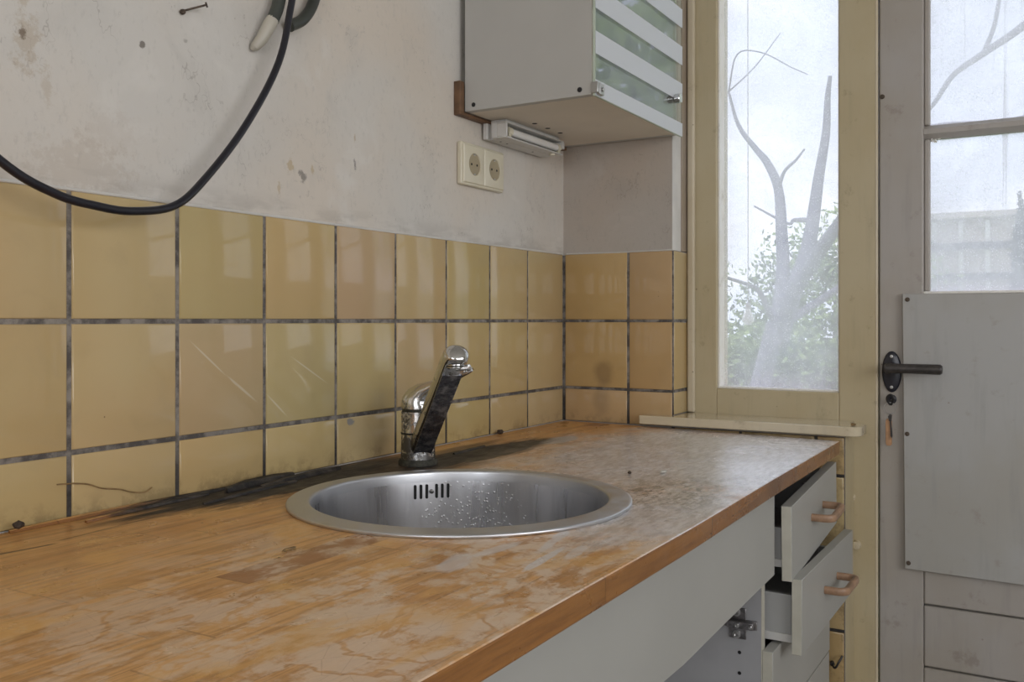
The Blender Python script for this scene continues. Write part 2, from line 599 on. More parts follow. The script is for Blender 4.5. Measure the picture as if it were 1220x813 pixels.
# the crack in the strip by the wall (left)
ln = t.math('ADD', s[1], t.math('MULTIPLY', t.math('ADD', s[0], 1.345), .13))
ln = t.math('ABSOLUTE', t.math('ADD', ln, .092))
ck = t.mul(t.ramp(ln, .0035, .0012), t.math('MULTIPLY', t.ramp(s[0], -1.31, -1.325), 1))
ln2 = t.math('ABSOLUTE', t.math('ADD', t.math('SUBTRACT', s[1], t.math('MULTIPLY', t.math('ADD', s[0], 1.31), .10)), .087))
ck2 = t.mul(t.mul(t.ramp(ln2, .003, .001), t.ramp(s[0], -1.31, -1.30)), t.ramp(s[0], -1.05, -1.12))
c = t.mix(t.math('MULTIPLY', t.math('MAXIMUM', ck, t.math('MULTIPLY', ck2, .6)), .85), c, (.045, .03, .02))
# crumbs of dirt
spk = t.mul(t.ramp(t.voro(co, 30), .055, .03), t.ramp(t.noise(co, 11, 2), .54, .60))
c = t.mix(t.mul(spk, top), c, (.03, .025, .02))
rough = t.math('ADD', t.rng(t.noise(co, 16, 4, .6, .5), .35, .7, .25, .44), t.math('MULTIPLY', rt_, .25))
rough = t.math('SUBTRACT', rough, t.math('MULTIPLY', grey_sheen, .10))
h = t.math('ADD', t.math('MULTIPLY', gr, .5), t.math('MULTIPLY', blob, .6))
h = t.math('SUBTRACT', h, t.math('ADD', t.math('MULTIPLY', rt_, t.math('ADD', .6, t.math('MULTIPLY', wr2, 3.0))), t.math('MULTIPLY', t.math('MAXIMUM', ck, ck2), 1.5)))
nr = t.bump(h, .30, .0011)
nr = t.bump(t.noise(t.mapping(co, (1, 2.5, 1)), 120, 4, .7), .12, .0006, nr)
t.out(t.bsdf(c, rough, 0, nr, Specular_IOR_Level=t.math('ADD', .55, t.math('MULTIPLY', grey_sheen, .45)), Coat_Weight=t.mul(grey_sheen, top), Coat_Roughness=.38, Coat_IOR=1.7))
M['worktop'] = m


# --- painted timber of the window and door frames
def mat_paint(name, base, grime=(.20, .15, .09), rough=.42, bs=.25, coat=0.0):
    m, t = newmat(name)
    co = t.coords()
    c = t.mix(t.ramp(t.noise(co, 4, 4), .38, .66), base, tuple(v * f for v, f in zip(base, (.93, .90, .84))))
    st = t.noise(t.mapping(co, (14, 14, 1.6)), 3, 4, .6)
    c = t.mix(t.math('MULTIPLY', t.ramp(st, .52, .72), .30), c, tuple(v * .72 for v in base))
    spk = t.mul(t.ramp(t.voro(co, 26), .06, .03), t.ramp(t.noise(co, 13, 2), .54, .60))
    c = t.mix(t.mul(spk, .8), c, grime)
    sm = t.noise(co, 22, 5, .7)
    c = t.mix(t.math('MULTIPLY', t.ramp(sm, .58, .72), .35), c, grime)
    nr = t.bump(t.noise(t.mapping(co, (6, 6, 1)), 26, 4), bs, .001)
    t.out(t.bsdf(c, rough, 0, nr, Specular_IOR_Level=.4, Coat_Weight=coat, Coat_Roughness=.12))
    return m


M['frame'] = mat_paint('cream_frame_paint', (.50, .43, .285))
M['frame_side'] = mat_paint('shaded_brown_jamb_paint', (.36, .30, .24))  # brown jamb paint with shade put into its tone
M['bead'] = mat_paint('lit_bead_paint', (.58, .51, .38))  # frame paint paled, as if the bead catches light
M['rebate'] = mat_paint('white_rebate_paint', (.84, .83, .80))
M['door'] = mat_paint('grey_door_paint', (.40, .375, .35), (.17, .13, .10))
M['board'] = mat_paint('grey_white_board_paint', (.41, .41, .40), (.27, .22, .18), .45, .15)
M['sill'] = mat_paint('cream_sill_paint', (.62, .55, .41), rough=.25, bs=.1, coat=1.0)
M['black'] = mat_simple('black_plastic', (.012, .012, .014), .35)
M['rubber'] = mat_simple('black_cable_rubber', (.010, .010, .016), .32)
M['dark_tube'] = mat_simple('dark_green_grey_conduit', (.045, .050, .042), .45, var=.2)
M['dark_metal'] = mat_simple('tarnished_dark_metal', (.085, .078, .075), .38, .6, var=.25, vscale=60)
M['enamel'] = mat_simple('dark_blue_black_enamel', (.018, .019, .028), .25)
M['rust'] = mat_simple('rusty_nail_iron', (.10, .075, .055), .6, .4, var=.4, vscale=200)
M['hinge'] = mat_simple('dull_nickel', (.28, .27, .27), .35, .9, var=.4, vscale=90)
M['steel'] = mat_simple('zinc_steel', (.55, .55, .54), .35, 1.0)
M['lamin'] = mat_simple('white_cabinet_laminate', (.37, .365, .335), .38, var=.04, vscale=4)
M['lamin_grey'] = mat_simple('grey_cabinet_side', (.40, .40, .385), .5, var=.05, vscale=5)
M['lamin_in'] = mat_simple('grey_interior_laminate', (.36, .36, .365), .5, var=.08)
M['edge'] = mat_simple('yellowed_panel_edge', (.50, .48, .40), .5, var=.07, vscale=30)
M['cabside'] = mat_simple('grey_white_cupboard_side', (.46, .45, .42), .5, var=.03, vscale=6)
M['cabbottom'] = mat_simple('cream_cupboard_underside', (.70, .63, .53), .5, var=.05, vscale=6)
M['handle'] = mat_simple('brown_wooden_handle', (.33, .20, .12), .42, var=.25, vscale=50)
M['plywood'] = mat_simple('brown_batten', (.15, .08, .04), .6, var=.3, vscale=40)
M['ivory'] = mat_simple('ivory_socket_plastic', (.66, .61, .47), .3, var=.04)
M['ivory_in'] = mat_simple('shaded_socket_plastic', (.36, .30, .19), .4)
M['lampwhite'] = mat_simple('grey_white_lamp_housing', (.60, .59, .56), .4, var=.06)
M['tube'] = mat_simple('unlit_fluorescent_tube', (.80, .78, .74), .12, var=.03)
M['sleeve'] = mat_simple('yellow_white_pvc_sleeve', (.46, .43, .36), .45, var=.1)
M['keytag'] = mat_simple('orange_brown_tag', (.48, .27, .14), .5, var=.15, vscale=60)
M['crumb'] = mat_simple('dark_brown_crumb', (.05, .032, .02), .8, var=.4, vscale=300)
M['straw'] = mat_simple('dry_tan_fibre', (.24, .15, .06), .7, var=.4, vscale=90)
M['chip'] = mat_simple('pale_paint_flake', (.60, .58, .52), .5)
M['caulk'] = mat_simple('white_caulk', (.62, .6, .56), .7, var=.1, bump=.4)


def metal_mat(name, base, r0, r1, stretch, scale, aniso=0.0, drops=False, grime=False):
    m, t = newmat(name)
    co = t.coords()
    n = t.noise(t.mapping(co, stretch), scale, 4, .6)
    ro = t.rng(n, .3, .7, r0, r1)
    c = t.mix(n, tuple(v * .86 for v in base), base)
    nr = t.bump(n, .06, .0004)
    if drops:
        v = t.voro(co, 170)
        gate = t.ramp(t.math('ADD', t.noise(co, 14, 3), t.math('MULTIPLY', t.ramp(t.dist2(co, (-.735, -.26, .85), (1, 1, 0)), .14, .02), .12)), .60, .68)
        dr = t.mul(t.ramp(v, .30, .16), gate)
        nr = t.bump(dr, .5, .0010, nr)
        sm = t.noise(t.mapping(co, (5, 5, .8)), 6, 4, .6)
        c = t.mix(t.math('MULTIPLY', t.ramp(sm, .48, .68), .35), c, tuple(v_ * .5 for v_ in base))
        lime = t.ramp(t.noise(co, 55, 4, .7), .60, .66)
        c = t.mix(t.math('MULTIPLY', lime, .25), c, (.75, .75, .73))
    if grime:
        s = t.sep(co)
        gn_ = t.noise(co, 60, 5, .75, .5)
        lowz = t.ramp(s[2], 1.03, .90)
        gm = t.mul(t.ramp(t.math('ADD', gn_, t.math('MULTIPLY', lowz, .18)), .56, .68), .85)
        c = t.mix(gm, c, (.06, .055, .05))
        ro = t.math('ADD', ro, t.math('MULTIPLY', gm, .35))
    t.out(t.bsdf(c, ro, 1.0, nr))
    return m


M['sink'] = metal_mat('brushed_sink_steel', (.66, .66, .675), .24, .38, (9, 9, .5), 3, drops=True)
M['rim'] = metal_mat('worn_sink_rim_steel', (.64, .65, .67), .32, .50, (1, 1, 1), 40, grime=False)
M['chrome'] = metal_mat('old_chrome', (.70, .70, .69), .08, .20, (1, 1, 1), 60, grime=True)
m, t = newmat('dark_chrome_underside')
co = t.coords()
n = t.noise(co, 80, 5, .7)
c = t.mix(t.ramp(n, .45, .65), (.10, .10, .115), (.34, .33, .33))
t.out(t.bsdf(c, t.rng(n, .3, .7, .22, .42), .85, t.bump(n, .3, .0005)))
M['darkchrome'] = m
M['limedark'] = mat_simple('green_black_limescale', (.035, .033, .022), .7, var=.6, vscale=200)
M['dark'] = mat_simple('dark_hole', (.008, .008, .008), .8)


# --- dirty glass: mostly see-through, with a thin film of scattering dirt
def mat_glass(name, film, lo=.36, hi=.60, tint=(1, 1, 1), dirt=(.90, .875, .93), gloss=.06, streak=False, low_z=None):
    m, t = newmat(name)
    co = t.coords()
    tr = t.node('ShaderNodeBsdfTransparent')
    tr.inputs[0].default_value = (*tint, 1)
    tl = t.node('ShaderNodeBsdfTranslucent')
    tl.inputs[0].default_value = (*dirt, 1)
    n = t.noise(co, 7, 4, .6, .4)
    f = t.rng(n, .3, .7, film * lo * 2, film * hi * 2)
    dots = t.mul(t.ramp(t.voro(co, 260), .45, .18), t.ramp(t.noise(co, 60, 4, .7), .38, .6))
    f = t.math('ADD', f, t.math('MULTIPLY', dots, film * .55), clamp=True)
    if streak:
        sn = t.noise(t.mapping(co, (1, 62, 1.3)), 1.0, 4, .6, .3)
        f = t.math('ADD', f, t.math('MULTIPLY', t.ramp(sn, .60, .70), film * .7), clamp=True)
    mx = t.node('ShaderNodeMixShader')
    t.link(f, mx.inputs[0]); t.link(tr.outputs[0], mx.inputs[1]); t.link(tl.outputs[0], mx.inputs[2])
    gl = t.node('ShaderNodeBsdfGlossy')
    gl.inputs['Roughness'].default_value = .03
    fr = t.node('ShaderNodeFresnel')
    gb = t.node('ShaderNodeNewGeometry').outputs['Backfacing']
    t.link(t.math('ADD', 1.45, t.math('MULTIPLY', gb, 1 / 1.45 - 1.45)), fr.inputs[0])
    mx2 = t.node('ShaderNodeMixShader')
    t.link(fr.outputs[0], mx2.inputs[0]); t.link(mx.outputs[0], mx2.inputs[1]); t.link(gl.outputs[0], mx2.inputs[2])
    t.out(mx2.outputs[0])
    return m


M['pane'] = mat_glass('dusty_window_glass', .37)
M['pane_door'] = mat_glass('dusty_streaked_door_glass', .50, streak=True)

m, t = newmat('green_edged_clear_glass')
tr = t.node('ShaderNodeBsdfTransparent'); tr.inputs[0].default_value = (.95, .975, .965, 1)
gl = t.node('ShaderNodeBsdfGlossy'); gl.inputs['Roughness'].default_value = .015
fr = t.node('ShaderNodeFresnel')
gb = t.node('ShaderNodeNewGeometry').outputs['Backfacing']
t.link(t.math('ADD', 2.4, t.math('MULTIPLY', gb, 1 / 2.4 - 2.4)), fr.inputs[0])
mx = t.node('ShaderNodeMixShader')
t.link(fr.outputs[0], mx.inputs[0]); t.link(tr.outputs[0], mx.inputs[1]); t.link(gl.outputs[0], mx.inputs[2])
t.out(mx.outputs[0])
M['clearglass'] = m
m, t = newmat('frosted_glass_band')
t.out(t.bsdf((.60, .62, .64), .5, 0, Specular_IOR_Level=.4))
M['frost'] = m
M['glassedge'] = mat_simple('pale_green_glass_edge', (.55, .62, .52), .2, var=.1)

# outside
m, t = newmat('bark')
co = t.coords()
n = t.noise(t.mapping(co, (1, 1, .35)), 22, 5, .7)
t.out(t.bsdf(t.mix(n, (.14, .135, .17), (.32, .31, .36)), .9, 0, t.bump(n, .8, .02)))
M['bark'] = m


def leafmat(name, a, b):
    m, t = newmat(name)
    co = t.coords()
    c = t.mix(t.ramp(t.noise(co, 2.5, 4, .7), .38, .62), a, b)
    d = t.node('ShaderNodeBsdfDiffuse'); t.link(c, d.inputs[0])
    l = t.node('ShaderNodeBsdfTranslucent'); t.link(c, l.inputs[0])
    mx = t.node('ShaderNodeMixShader'); mx.inputs[0].default_value = .45
    t.link(d.outputs[0], mx.inputs[1]); t.link(l.outputs[0], mx.inputs[2])
    t.out(mx.outputs[0])
    return m


M['leafA'] = leafmat('yellow_green_leaves', (.62, .74, .34), (.26, .38, .15))
M['leafB'] = leafmat('mid_green_leaves', (.20, .30, .14), (.06, .095, .08))
M['leafD'] = leafmat('bright_spring_leaves', (.74, .84, .34), (.46, .62, .20))
M['leafC'] = leafmat('dark_blue_green_leaves', (.03, .06, .07), (.02, .035, .06))
M['grass'] = mat_simple('rough_garden_grass', (.28, .36, .16), .9, var=.4, vscale=3)
M['shedwall'] = mat_simple('buff_boarding', (.66, .57, .50), .8, var=.15)
M['shedrail'] = mat_simple('dark_rail', (.07, .06, .08), .8)
M['bulb'] = mat_simple('milky_bulb_glass', (.95, .95, .94), .2, var=.02)

# ------------------------------------------------------------------ room shell
ZC = 2.60
XB = -3.95      # back wall
YR = -2.95      # wall opposite the sink
TP = .153
floor = MB().box((XB - .1, YR - .1, -.1), (.16, .12, 0)).build('floor', mat_simple('grey_lino_floor', (.30, .27, .24), .5), kind='structure')
ceil = MB().box((XB - .1, YR - .1, ZC), (.16, .12, ZC + .1)).build('ceiling', M['room'], kind='structure')
wl = MB().box((XB - .1, .003, 0), (.16, .12, ZC)).build('wall_left', M['plaster'], kind='structure')

# far wall: solid part beside the window, wall under the sill, and the piece right of the door
mb = MB()
mb.box((.004, -.262, 0), (.16, .003, ZC))
mb.box((.004, -.622, 0), (.16, -.262, .904))
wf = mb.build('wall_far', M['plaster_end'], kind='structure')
MB().box((.0045, -.6235, .001), (.0895, -.6221, .9035)).build('corner_board', M['frame'], wf)
MB().box((.004, -.2635, 1.284), (.0545, -.2615, ZC)).build('lit_reveal', M['plaster_lit'], wf)
MB().box((.055, -.266, 1.284), (.09, -.2615, ZC)).build('jamb_strip', M['frame_side'], wf, bevel=.001)
wf2 = MB().box((.02, YR - .1, 0), (.16, -1.42, ZC)).box((.02, -1.42, 2.33), (.16, -.262, ZC)).build('wall_far', M['room'], kind='structure')

# side and back walls, each with a window opening added for the fill light
def wall_open(name, horiz, pos, a0, a1, w0, w1, z0, z1, th):
    mb = MB()
    def bx(u0, u1, za, zb):
        if horiz:
            mb.box((u0, pos, za), (u1, pos + th, zb))
        else:
            mb.box((pos, u0, za), (pos + th, u1, zb))
    bx(a0, w0, 0, ZC); bx(w1, a1, 0, ZC); bx(w0, w1, 0, z0); bx(w0, w1, z1, ZC)
    return mb.build(name, M['room'], kind='structure')


wall_open('wall_right', True, YR - .10, XB, .02, -3.0, -.8, .9, 2.2, .10)
wall_open('wall_back', False, XB - .10, YR - .10, .003, -2.4, -.8, .9, 2.2, .10)


def added_window(n, horiz, pos, u0, u1, z0, z1):
    r = struct('window_%d' % n)
    mb = MB()
    t_ = .05
    def bx(a, b, za, zb):
        if horiz:
            mb.box((a, pos - .05, za), (b, pos, zb))
        else:
            mb.box((pos - .05, a, za), (pos, b, zb))
    bx(u0, u0 + t_, z0, z1); bx(u1 - t_, u1, z0, z1); bx(u0 + t_, u1 - t_, z0, z0 + t_); bx(u0 + t_, u1 - t_, z1 - t_, z1)
    um = (u0 + u1) / 2
    bx(um - .025, um + .025, z0 + t_, z1 - t_)
    mb.build('window_frame', M['frame'], r, bevel=.003)
    return r


added_window(2, True, YR - .01, -2.999, -.801, .901, 2.199)  # unseen window frames added around the fill lights
added_window(3, False, XB - .01, -2.399, -.801, .901, 2.199)

# --- tiles (one cladding mesh per wall, cells with their own tiny tilt)
G = .0062   # grout joint


def add_tile(bm, lay, origin, U, V, N, w, h, th, rng_):
    """rounded-edge tile: outer rect at back, chamfer to front face"""
    tl = (rng_.uniform(-1, 1) * .0035, rng_.uniform(-1, 1) * .0035)
    k = rng_.uniform(.95, 1.03)
    col = (k, k * rng_.uniform(.97, 1.02), k * rng_.uniform(.93, 1.03), 1)
    loops = []
    for inset, d in ((0, th), (0, .0016), (.0008, .0005), (.0022, 0.0)):
        ring = []
        for (a, b) in ((0, 0), (1, 0), (1, 1), (0, 1)):
            u = inset if a == 0 else w - inset
            v = inset if b == 0 else h - inset
            dd = d + ((u - w / 2) * tl[0] + (v - h / 2) * tl[1] if d < th else 0)
            ring.append(bm.verts.new(origin + U * u + V * v - N * dd))
        loops.append(ring)
    fs = []
    for r0, r1 in zip(loops, loops[1:]):
        for i in range(4):
            j = (i + 1) % 4
            fs.append(bm.faces.new((r0[i], r0[j], r1[j], r1[i])))
    fs.append(bm.faces.new(loops[-1]))
    for f in fs:
        f.smooth = True
        for lp in f.loops:
            lp[lay] = col


def tile_field(name, parent, us, vs, origin, U, V, N, mat, th=.0028):
    bm = bmesh.new()
    lay = bm.loops.layers.color.new('tint')
    rg = random.Random(hash(name) % 1000 if False else len(us) * 31 + len(vs))
    for (u0, u1) in us:
        for (v0, v1) in vs:
            add_tile(bm, lay, origin + U * u0 + V * v0, U, V, N, u1 - u0, v1 - v0, th, rg)
    bmesh.ops.recalc_face_normals(bm, faces=bm.faces)
    me = bpy.data.meshes.new(name)
    bm.to_mesh(me); bm.free()
    me.materials.append(mat)
    me.set_sharp_from_angle(angle=math.radians(60))
    o = bpy.data.objects.new(name, me)
    C.objects.link(o)
    o.parent = parent
    return o


X, Y, Z = Vector((1, 0, 0)), Vector((0, 1, 0)), Vector((0, 0, 1))
z0 = .977
rows = [(.9012, z0 - G / 2), (z0 + G / 2, z0 + TP - G / 2), (z0 + TP + G / 2, z0 + 2 * TP - .001)]
us = [(-.1661 + G / 2, -.0045)]
for k in range(20):
    us.append((-.1661 - (k + 1) * TP + G / 2, -.1661 - k * TP - G / 2))
tile_field('wall_tiles', wl, us, rows, Vector((0, 0, 0)), X, Z, -Y, M['tile'])
MB().box((-3.3, .0018, .9008), (0.003, .0032, z0 + 2 * TP - .002)).build('grout', M['grout'], wl, smooth=False)
# end wall tiles
lowrows = [(z0 - (k + 1) * TP + G / 2, z0 - k * TP - G / 2) for k in range(6)]
us = [(.0035, .1605 - G / 2), (.1605 + G / 2, .2635)]
tile_field('wall_tiles', wf, us, rows, Vector((0, 0, 0)), -Y, Z, -X, M['tile_end'])
us = [(.2665 + G / 2, .4135 - G / 2), (.4135 + G / 2, .5665 - G / 2), (.5665 + G / 2, .6205)]
tile_field('wall_tiles', wf, us, lowrows[1:] + [(lowrows[0][0], .8995)], Vector((0, 0, 0)), -Y, Z, -X, M['tile'])
MB().box((.0018, -.264, .9008), (.0045, .001, z0 + 2 * TP - .002)).box((.0018, -.6215, 0.002), (.0045, -.262, .8998)).build('grout', M['grout'], wf, smooth=False)
# reveal tiles beside the window
tile_field('wall_tiles', wf, [(.0055, .0885)], [(.926, z0 - G / 2)] + rows[1:], Vector((0, -.2672, 0)), X, Z, -Y, M['tile'])
MB().box((.0015, -.2658, .926), (.089, -.2618, 1.282)).build('grout', M['grout'], wf, smooth=False)
MB().tube([(.002, -.2645, z0 + 2 * TP + .001), (.002, -.14, z0 + 2 * TP), (.002, -.006, z0 + 2 * TP + .001)], .0018, 8).build('caulk_line', M['caulk'], wf)
MB().tube([(-3.2, .0015, z0 + 2 * TP + .0), (-1.2, .0015, z0 + 2 * TP + .001), (-.6, .0018, z0 + 2 * TP), (-.006, .0015, z0 + 2 * TP + .001)], .0022, 8).build('caulk_line', M['caulk'], wl)

# ------------------------------------------------------------------ window 1: tall fixed pane
XF = .09
w1 = struct('window_1')
mb = MB()
mb.box((XF, -.3331, .905), (.17, -.2665, 2.33))              # left stile
mb.box((XF, -.593, .905), (.17, -.3331, .9812))               # bottom rail
mb.box((XF, -.593, 2.25), (.17, -.3331, 2.33))
mb.box((XF, -.6665, 0), (.17, -.593, 2.33))                    # post between window and door
fr1 = mb.build('window_frame', M['frame'], w1, bevel=.002)
MB().box((.079, -.2855, .926), (.0905, -.2675, 2.33)).build('bead', M['bead'], w1, bevel=.005, segs=3)
MB().tube([(.0925, -.6655, 0.0), (.0925, -.6655, 1.2), (.0925, -.6655, 2.33)], .0035, 8).build('bead', M['bead'], w1)
# glazing rebate, bright and chipped, around the glass
mb = MB()
mb.box((.0985, -.3375, .9812), (.132, -.3331, 2.25))
mb.box((.0985, -.593, .9812), (.132, -.3375, .9850))
mb.box((.0985, -.593, .985), (.132, -.5895, 2.25))
mb.build('glazing_rebate', M['rebate'], w1, bevel=.0008)
MB().box((.1325, -.593, .9814), (.1365, -.3333, 2.2498)).build('window_pane', M['pane'], w1, smooth=False)
# sill with a rounded front corner
y0s, y1s, x0s = -.199, -.657, -.034
poly = [(.0895, y0s + .0), (x0s + .003, y0s), (x0s, y0s - .003)]
R_ = .022
for k in range(9):
    a = PI + k * (PI / 2) / 8
    poly.append((x0s + R_ + R_ * math.cos(a), y1s + R_ + R_ * math.sin(a)))
for k in range(1, 7):
    a = 1.5 * PI + k * (PI / 2) / 6
    poly.append((.03 + .015 * math.cos(a), y1s + .015 + .015 * math.sin(a)))
poly += [(.045, -.6235), (.0895, -.6235)]
poly = [(p[0], p[1]) for p in poly]
# keep clear of wall plaster left of the opening: sill laps in front of the tiles there
poly = [(.0895, -.268), (-.0012, -.268), (-.0012, y0s)] + poly[1:]
MB().poly_prism(poly, .9065, .9252).build('window_sill', M['sill'], w1, bevel=.004, segs=3)
# little wooden plugs in the post
for (yy, zz, nm) in ((-.617, .769, 0), (-.6285, .6725, 0)):
    MB().lathe([(.001, -.010), (.008, -.009), (.009, -.004), (.009, .003)], (XF - .002, yy, zz), 14, 'X').build('screw_plug', M['bead'], w1)

# ------------------------------------------------------------------ door
d1 = struct('door_1')
DX = .1
DY0, DY1 = -.6695, -1.352
mb = MB()
mb.box((DX, -.7525, .02), (.14, DY0, 2.28))                    # lock stile
mb.box((DX, DY1, .02), (.14, -1.265, 2.28))                    # hinge stile
mb.box((DX, -1.265, 2.15), (.14, -.7525, 2.28))                # top rail
mb.box((DX, -1.265, .68), (.14, -.7525, 1.184))                # middle rail / panel
mb.build('door_stile', M['door'], d1, bevel=.003)
mb = MB()                                                      # horizontal planks
zt = .68
for k in range(6):
    zb = max(.02, .5657 - k * .1234)
    mb.box((DX + .001, -1.2645, zb + .0015), (.135, -.753, zt - .0015 if k else zt))
    zt = zb
mb.build('plank_panel', M['door'], d1, bevel=.003)
# mouldings round the panes (step down to the glass)
mb = MB()
panes = [(1.1888, 1.4918), (1.5196, 1.822), (1.8498, 2.15)]
for (za, zb) in panes:
    mb.box((DX + .007, -.7635, za), (.122, -.7525, zb))
    mb.box((DX + .007, -1.265, za), (.122, -1.2545, zb))
mb.build('glazing_bead', M['door'], d1, bevel=.003)
for (za, zb) in ((1.4918, 1.5196), (1.822, 1.8498)):
    # moulded muntin: stepped profile
    prof = [(.1, (za + zb) / 2 - .005), (.1, (za + zb) / 2 + .005), (.106, (za + zb) / 2 + .0075), (.110, zb - .002), (.114, zb), (.13, zb), (.13, za), (.114, za), (.110, za + .002), (.106, (za + zb) / 2 - .0075)]
    MB().rings([[(p[0], -.7635 + .011, p[1]) for p in prof], [(p[0], -1.265, p[1]) for p in prof]]).build('muntin', M['door'], d1)
MB().box((DX + .004, -1.265, 1.1842), (.13, -.7525, 1.1886)).build('glazing_bead', M['rebate'], d1)
MB().box((.1225, -1.2648, 1.185), (.1265, -.7527, 2.1498)).build('door_pane', M['pane_door'], d1, smooth=False)
# crumbly putty at the muntin corner
mb = MB()
for k in range(9):
    yy = -.764 - RND.random() * .016
    zz = 1.4918 - RND.random() * .006
    mb.lathe([(.0005, -.002), (.002 + RND.random() * .0015, 0), (.0005, .002)], (.116 - RND.random() * .006, yy, zz), 6)
mb.build('old_putty', M['rebate'], d1)
# painted board screwed over the middle
bd = MB()
bd.hexa([(.088, -1.31, .628), (.0992, -1.31, .628), (.0992, -.7197, .6357), (.088, -.7197, .6357),
         (.088, -1.31, 1.1775), (.0992, -1.31, 1.1775), (.0992, -.7151, 1.1845), (.088, -.7151, 1.1845)])
bo = bd.build('cover_board', M['board'], d1, bevel=.0012)
for (yy, zz) in ((-.7245, 1.1725), (-.724, .905), (-.7265, .648), (-1.30, 1.163), (-1.30, .9), (-1.30, .64)):
    MB().lathe([(.0045, 0), (.0042, -.0012), (.003, -.0018), (.0005, -.0018)], (.0879, yy, zz), 12, 'X').build('screw', M['rust'], bo)
for (yy, zz) in ((-.6755, 1.585),):
    MB().lathe([(.005, 0), (.0045, -.002), (.001, -.0022)], (.0999, yy, zz), 12, 'X').build('screw', M['rust'], d1)
# handle: oval rose, neck, round bar
ring = lambda x, ry, rz, n=32: [(x, -.694 + ry * math.cos(2 * PI * k / n), 1.0275 + rz * math.sin(2 * PI * k / n)) for k in range(n)]
ro = MB().rings([ring(.0998, .0185, .0415), ring(.097, .0185, .0415), ring(.0945, .0165, .039), ring(.0935, .013, .034), ring(.0928, .006, .02)]).build('handle_rose', M['enamel'], d1)
for zz in (1.0275 + .031, 1.0275 - .031):
    MB().lathe([(.0035, 0), (.003, -.0015), (.0005, -.0018)], (.0942, -.694, zz), 10, 'X').build('screw', M['steel'], ro)
hd = MB().tube([(.0935, -.6945, 1.0355), (.08, -.6945, 1.0355), (.060, -.6945, 1.0355)], [.0115, .0095, .009], 16)
hd.tube([(.053, -.687, 1.0362), (.053, -.69, 1.0362), (.053, -.72, 1.0366), (.053, -.788, 1.0360), (.053, -.7915, 1.0360)], [.007, .0098, .0095, .0100, .0075], 18)
hd.build('door_handle', M['dark_metal'], d1)
# keyhole plate
MB().lathe([(.0095, 0), (.0095, -.0015), (.007, -.0028), (.001, -.0028)], (.0998, -.6935, .972), 18, 'X').build('keyhole_plate', M['enamel'], d1)

# keys hanging in the lock
kt = thing('bunch_of_keys', 'key in the door lock with ring, second key and orange-brown wooden tag hanging', 'keys')
mb = MB().tube([(.0975, -.6935, .969), (.086, -.6935, .969)], .0028, 10)
mb.tube(smoothpath([(.086, -.6935, .962), (.084, -.6980, .968), (.083, -.6990, .976), (.083, -.6935, .9815), (.083, -.6880, .976), (.084, -.689, .968), (.086, -.6935, .962)], 4), .0028, 8)
mb.build('key', M['black'], kt)
pts = [(.083, -.6925 + .0115 * math.sin(a), .955 + .0115 * math.cos(a)) for a in [k * 2 * PI / 24 for k in range(24)]]
mb = MB()
rr = []
for k in range(24):
    a = k * 2 * PI / 24
    cc = Vector((.083, -.6925 + .0115 * math.sin(a), .955 + .0115 * math.cos(a)))
    rad = Vector((0, math.sin(a), math.cos(a)))
    rr.append([cc + rad * .0008 * math.cos(q * PI / 3) + Vector((1, 0, 0)) * .0008 * math.sin(q * PI / 3) for q in range(6)])
mb.rings(rr, closed=True).build('split_ring', M['steel'], kt)
mb = MB().poly_prism([(-.6945, .934), (-.687, .934), (-.685, .929), (-.685, .884), (-.6875, .880), (-.694, .880), (-.6965, .884), (-.6965, .929)], .0795, .0845, 'X')
mb.build('key_tag', M['keytag'], kt, bevel=.0008)
mb = MB().poly_prism([(-.6975, .942), (-.6935, .944), (-.690, .939), (-.6915, .930), (-.6965, .930)], .0765, .0785, 'X')
mb.poly_prism([(-.6955, .931), (-.6932, .931), (-.6945, .9), (-.697, .896), (-.6985, .90), (-.6975, .915)], .0765, .0785, 'X')
mb.build('spare_key', M['dark_metal'], kt)

# ------------------------------------------------------------------ worktop
bm = bmesh.new()
outer = [(-3.0, -.0006), (-3.0, -.640), (-2.0, -.639), (-1.45, -.6385), (-.9, -.637), (-.55, -.630), (-.055, -.624), (-.035, -.40), (-.010, -.197), (-.0012, -.0006)]
SC = Vector((-.905, -.323))
hole = [(SC.x + .2080 * math.cos(2 * PI * k / 72), SC.y + .2080 * math.sin(2 * PI * k / 72)) for k in range(72)]
vo = [bm.verts.new((*p, .900)) for p in outer]
vh = [bm.verts.new((*p, .900)) for p in hole]
es = [bm.edges.new((vo[i], vo[(i + 1) % len(vo)])) for i in range(len(vo))] + [bm.edges.new((vh[i], vh[(i + 1) % len(vh)])) for i in range(len(vh))]
res = bmesh.ops.triangle_fill(bm, use_beauty=True, use_dissolve=False, edges=es)
tops = [f for f in res['geom'] if isinstance(f, bmesh.types.BMFace)]
ext = bmesh.ops.extrude_face_region(bm, geom=tops)
for v in [e for e in ext['geom'] if isinstance(e, bmesh.types.BMVert)]:
    v.co.z -= .0255
mb = MB(); mb.bm.free(); mb.bm = bm
wt = mb.build('worktop', M['worktop'], smooth=False, bevel=.0022)
tag(wt, 'worn orange-brown butcher-block worktop with black rot by the wall', 'worktop')
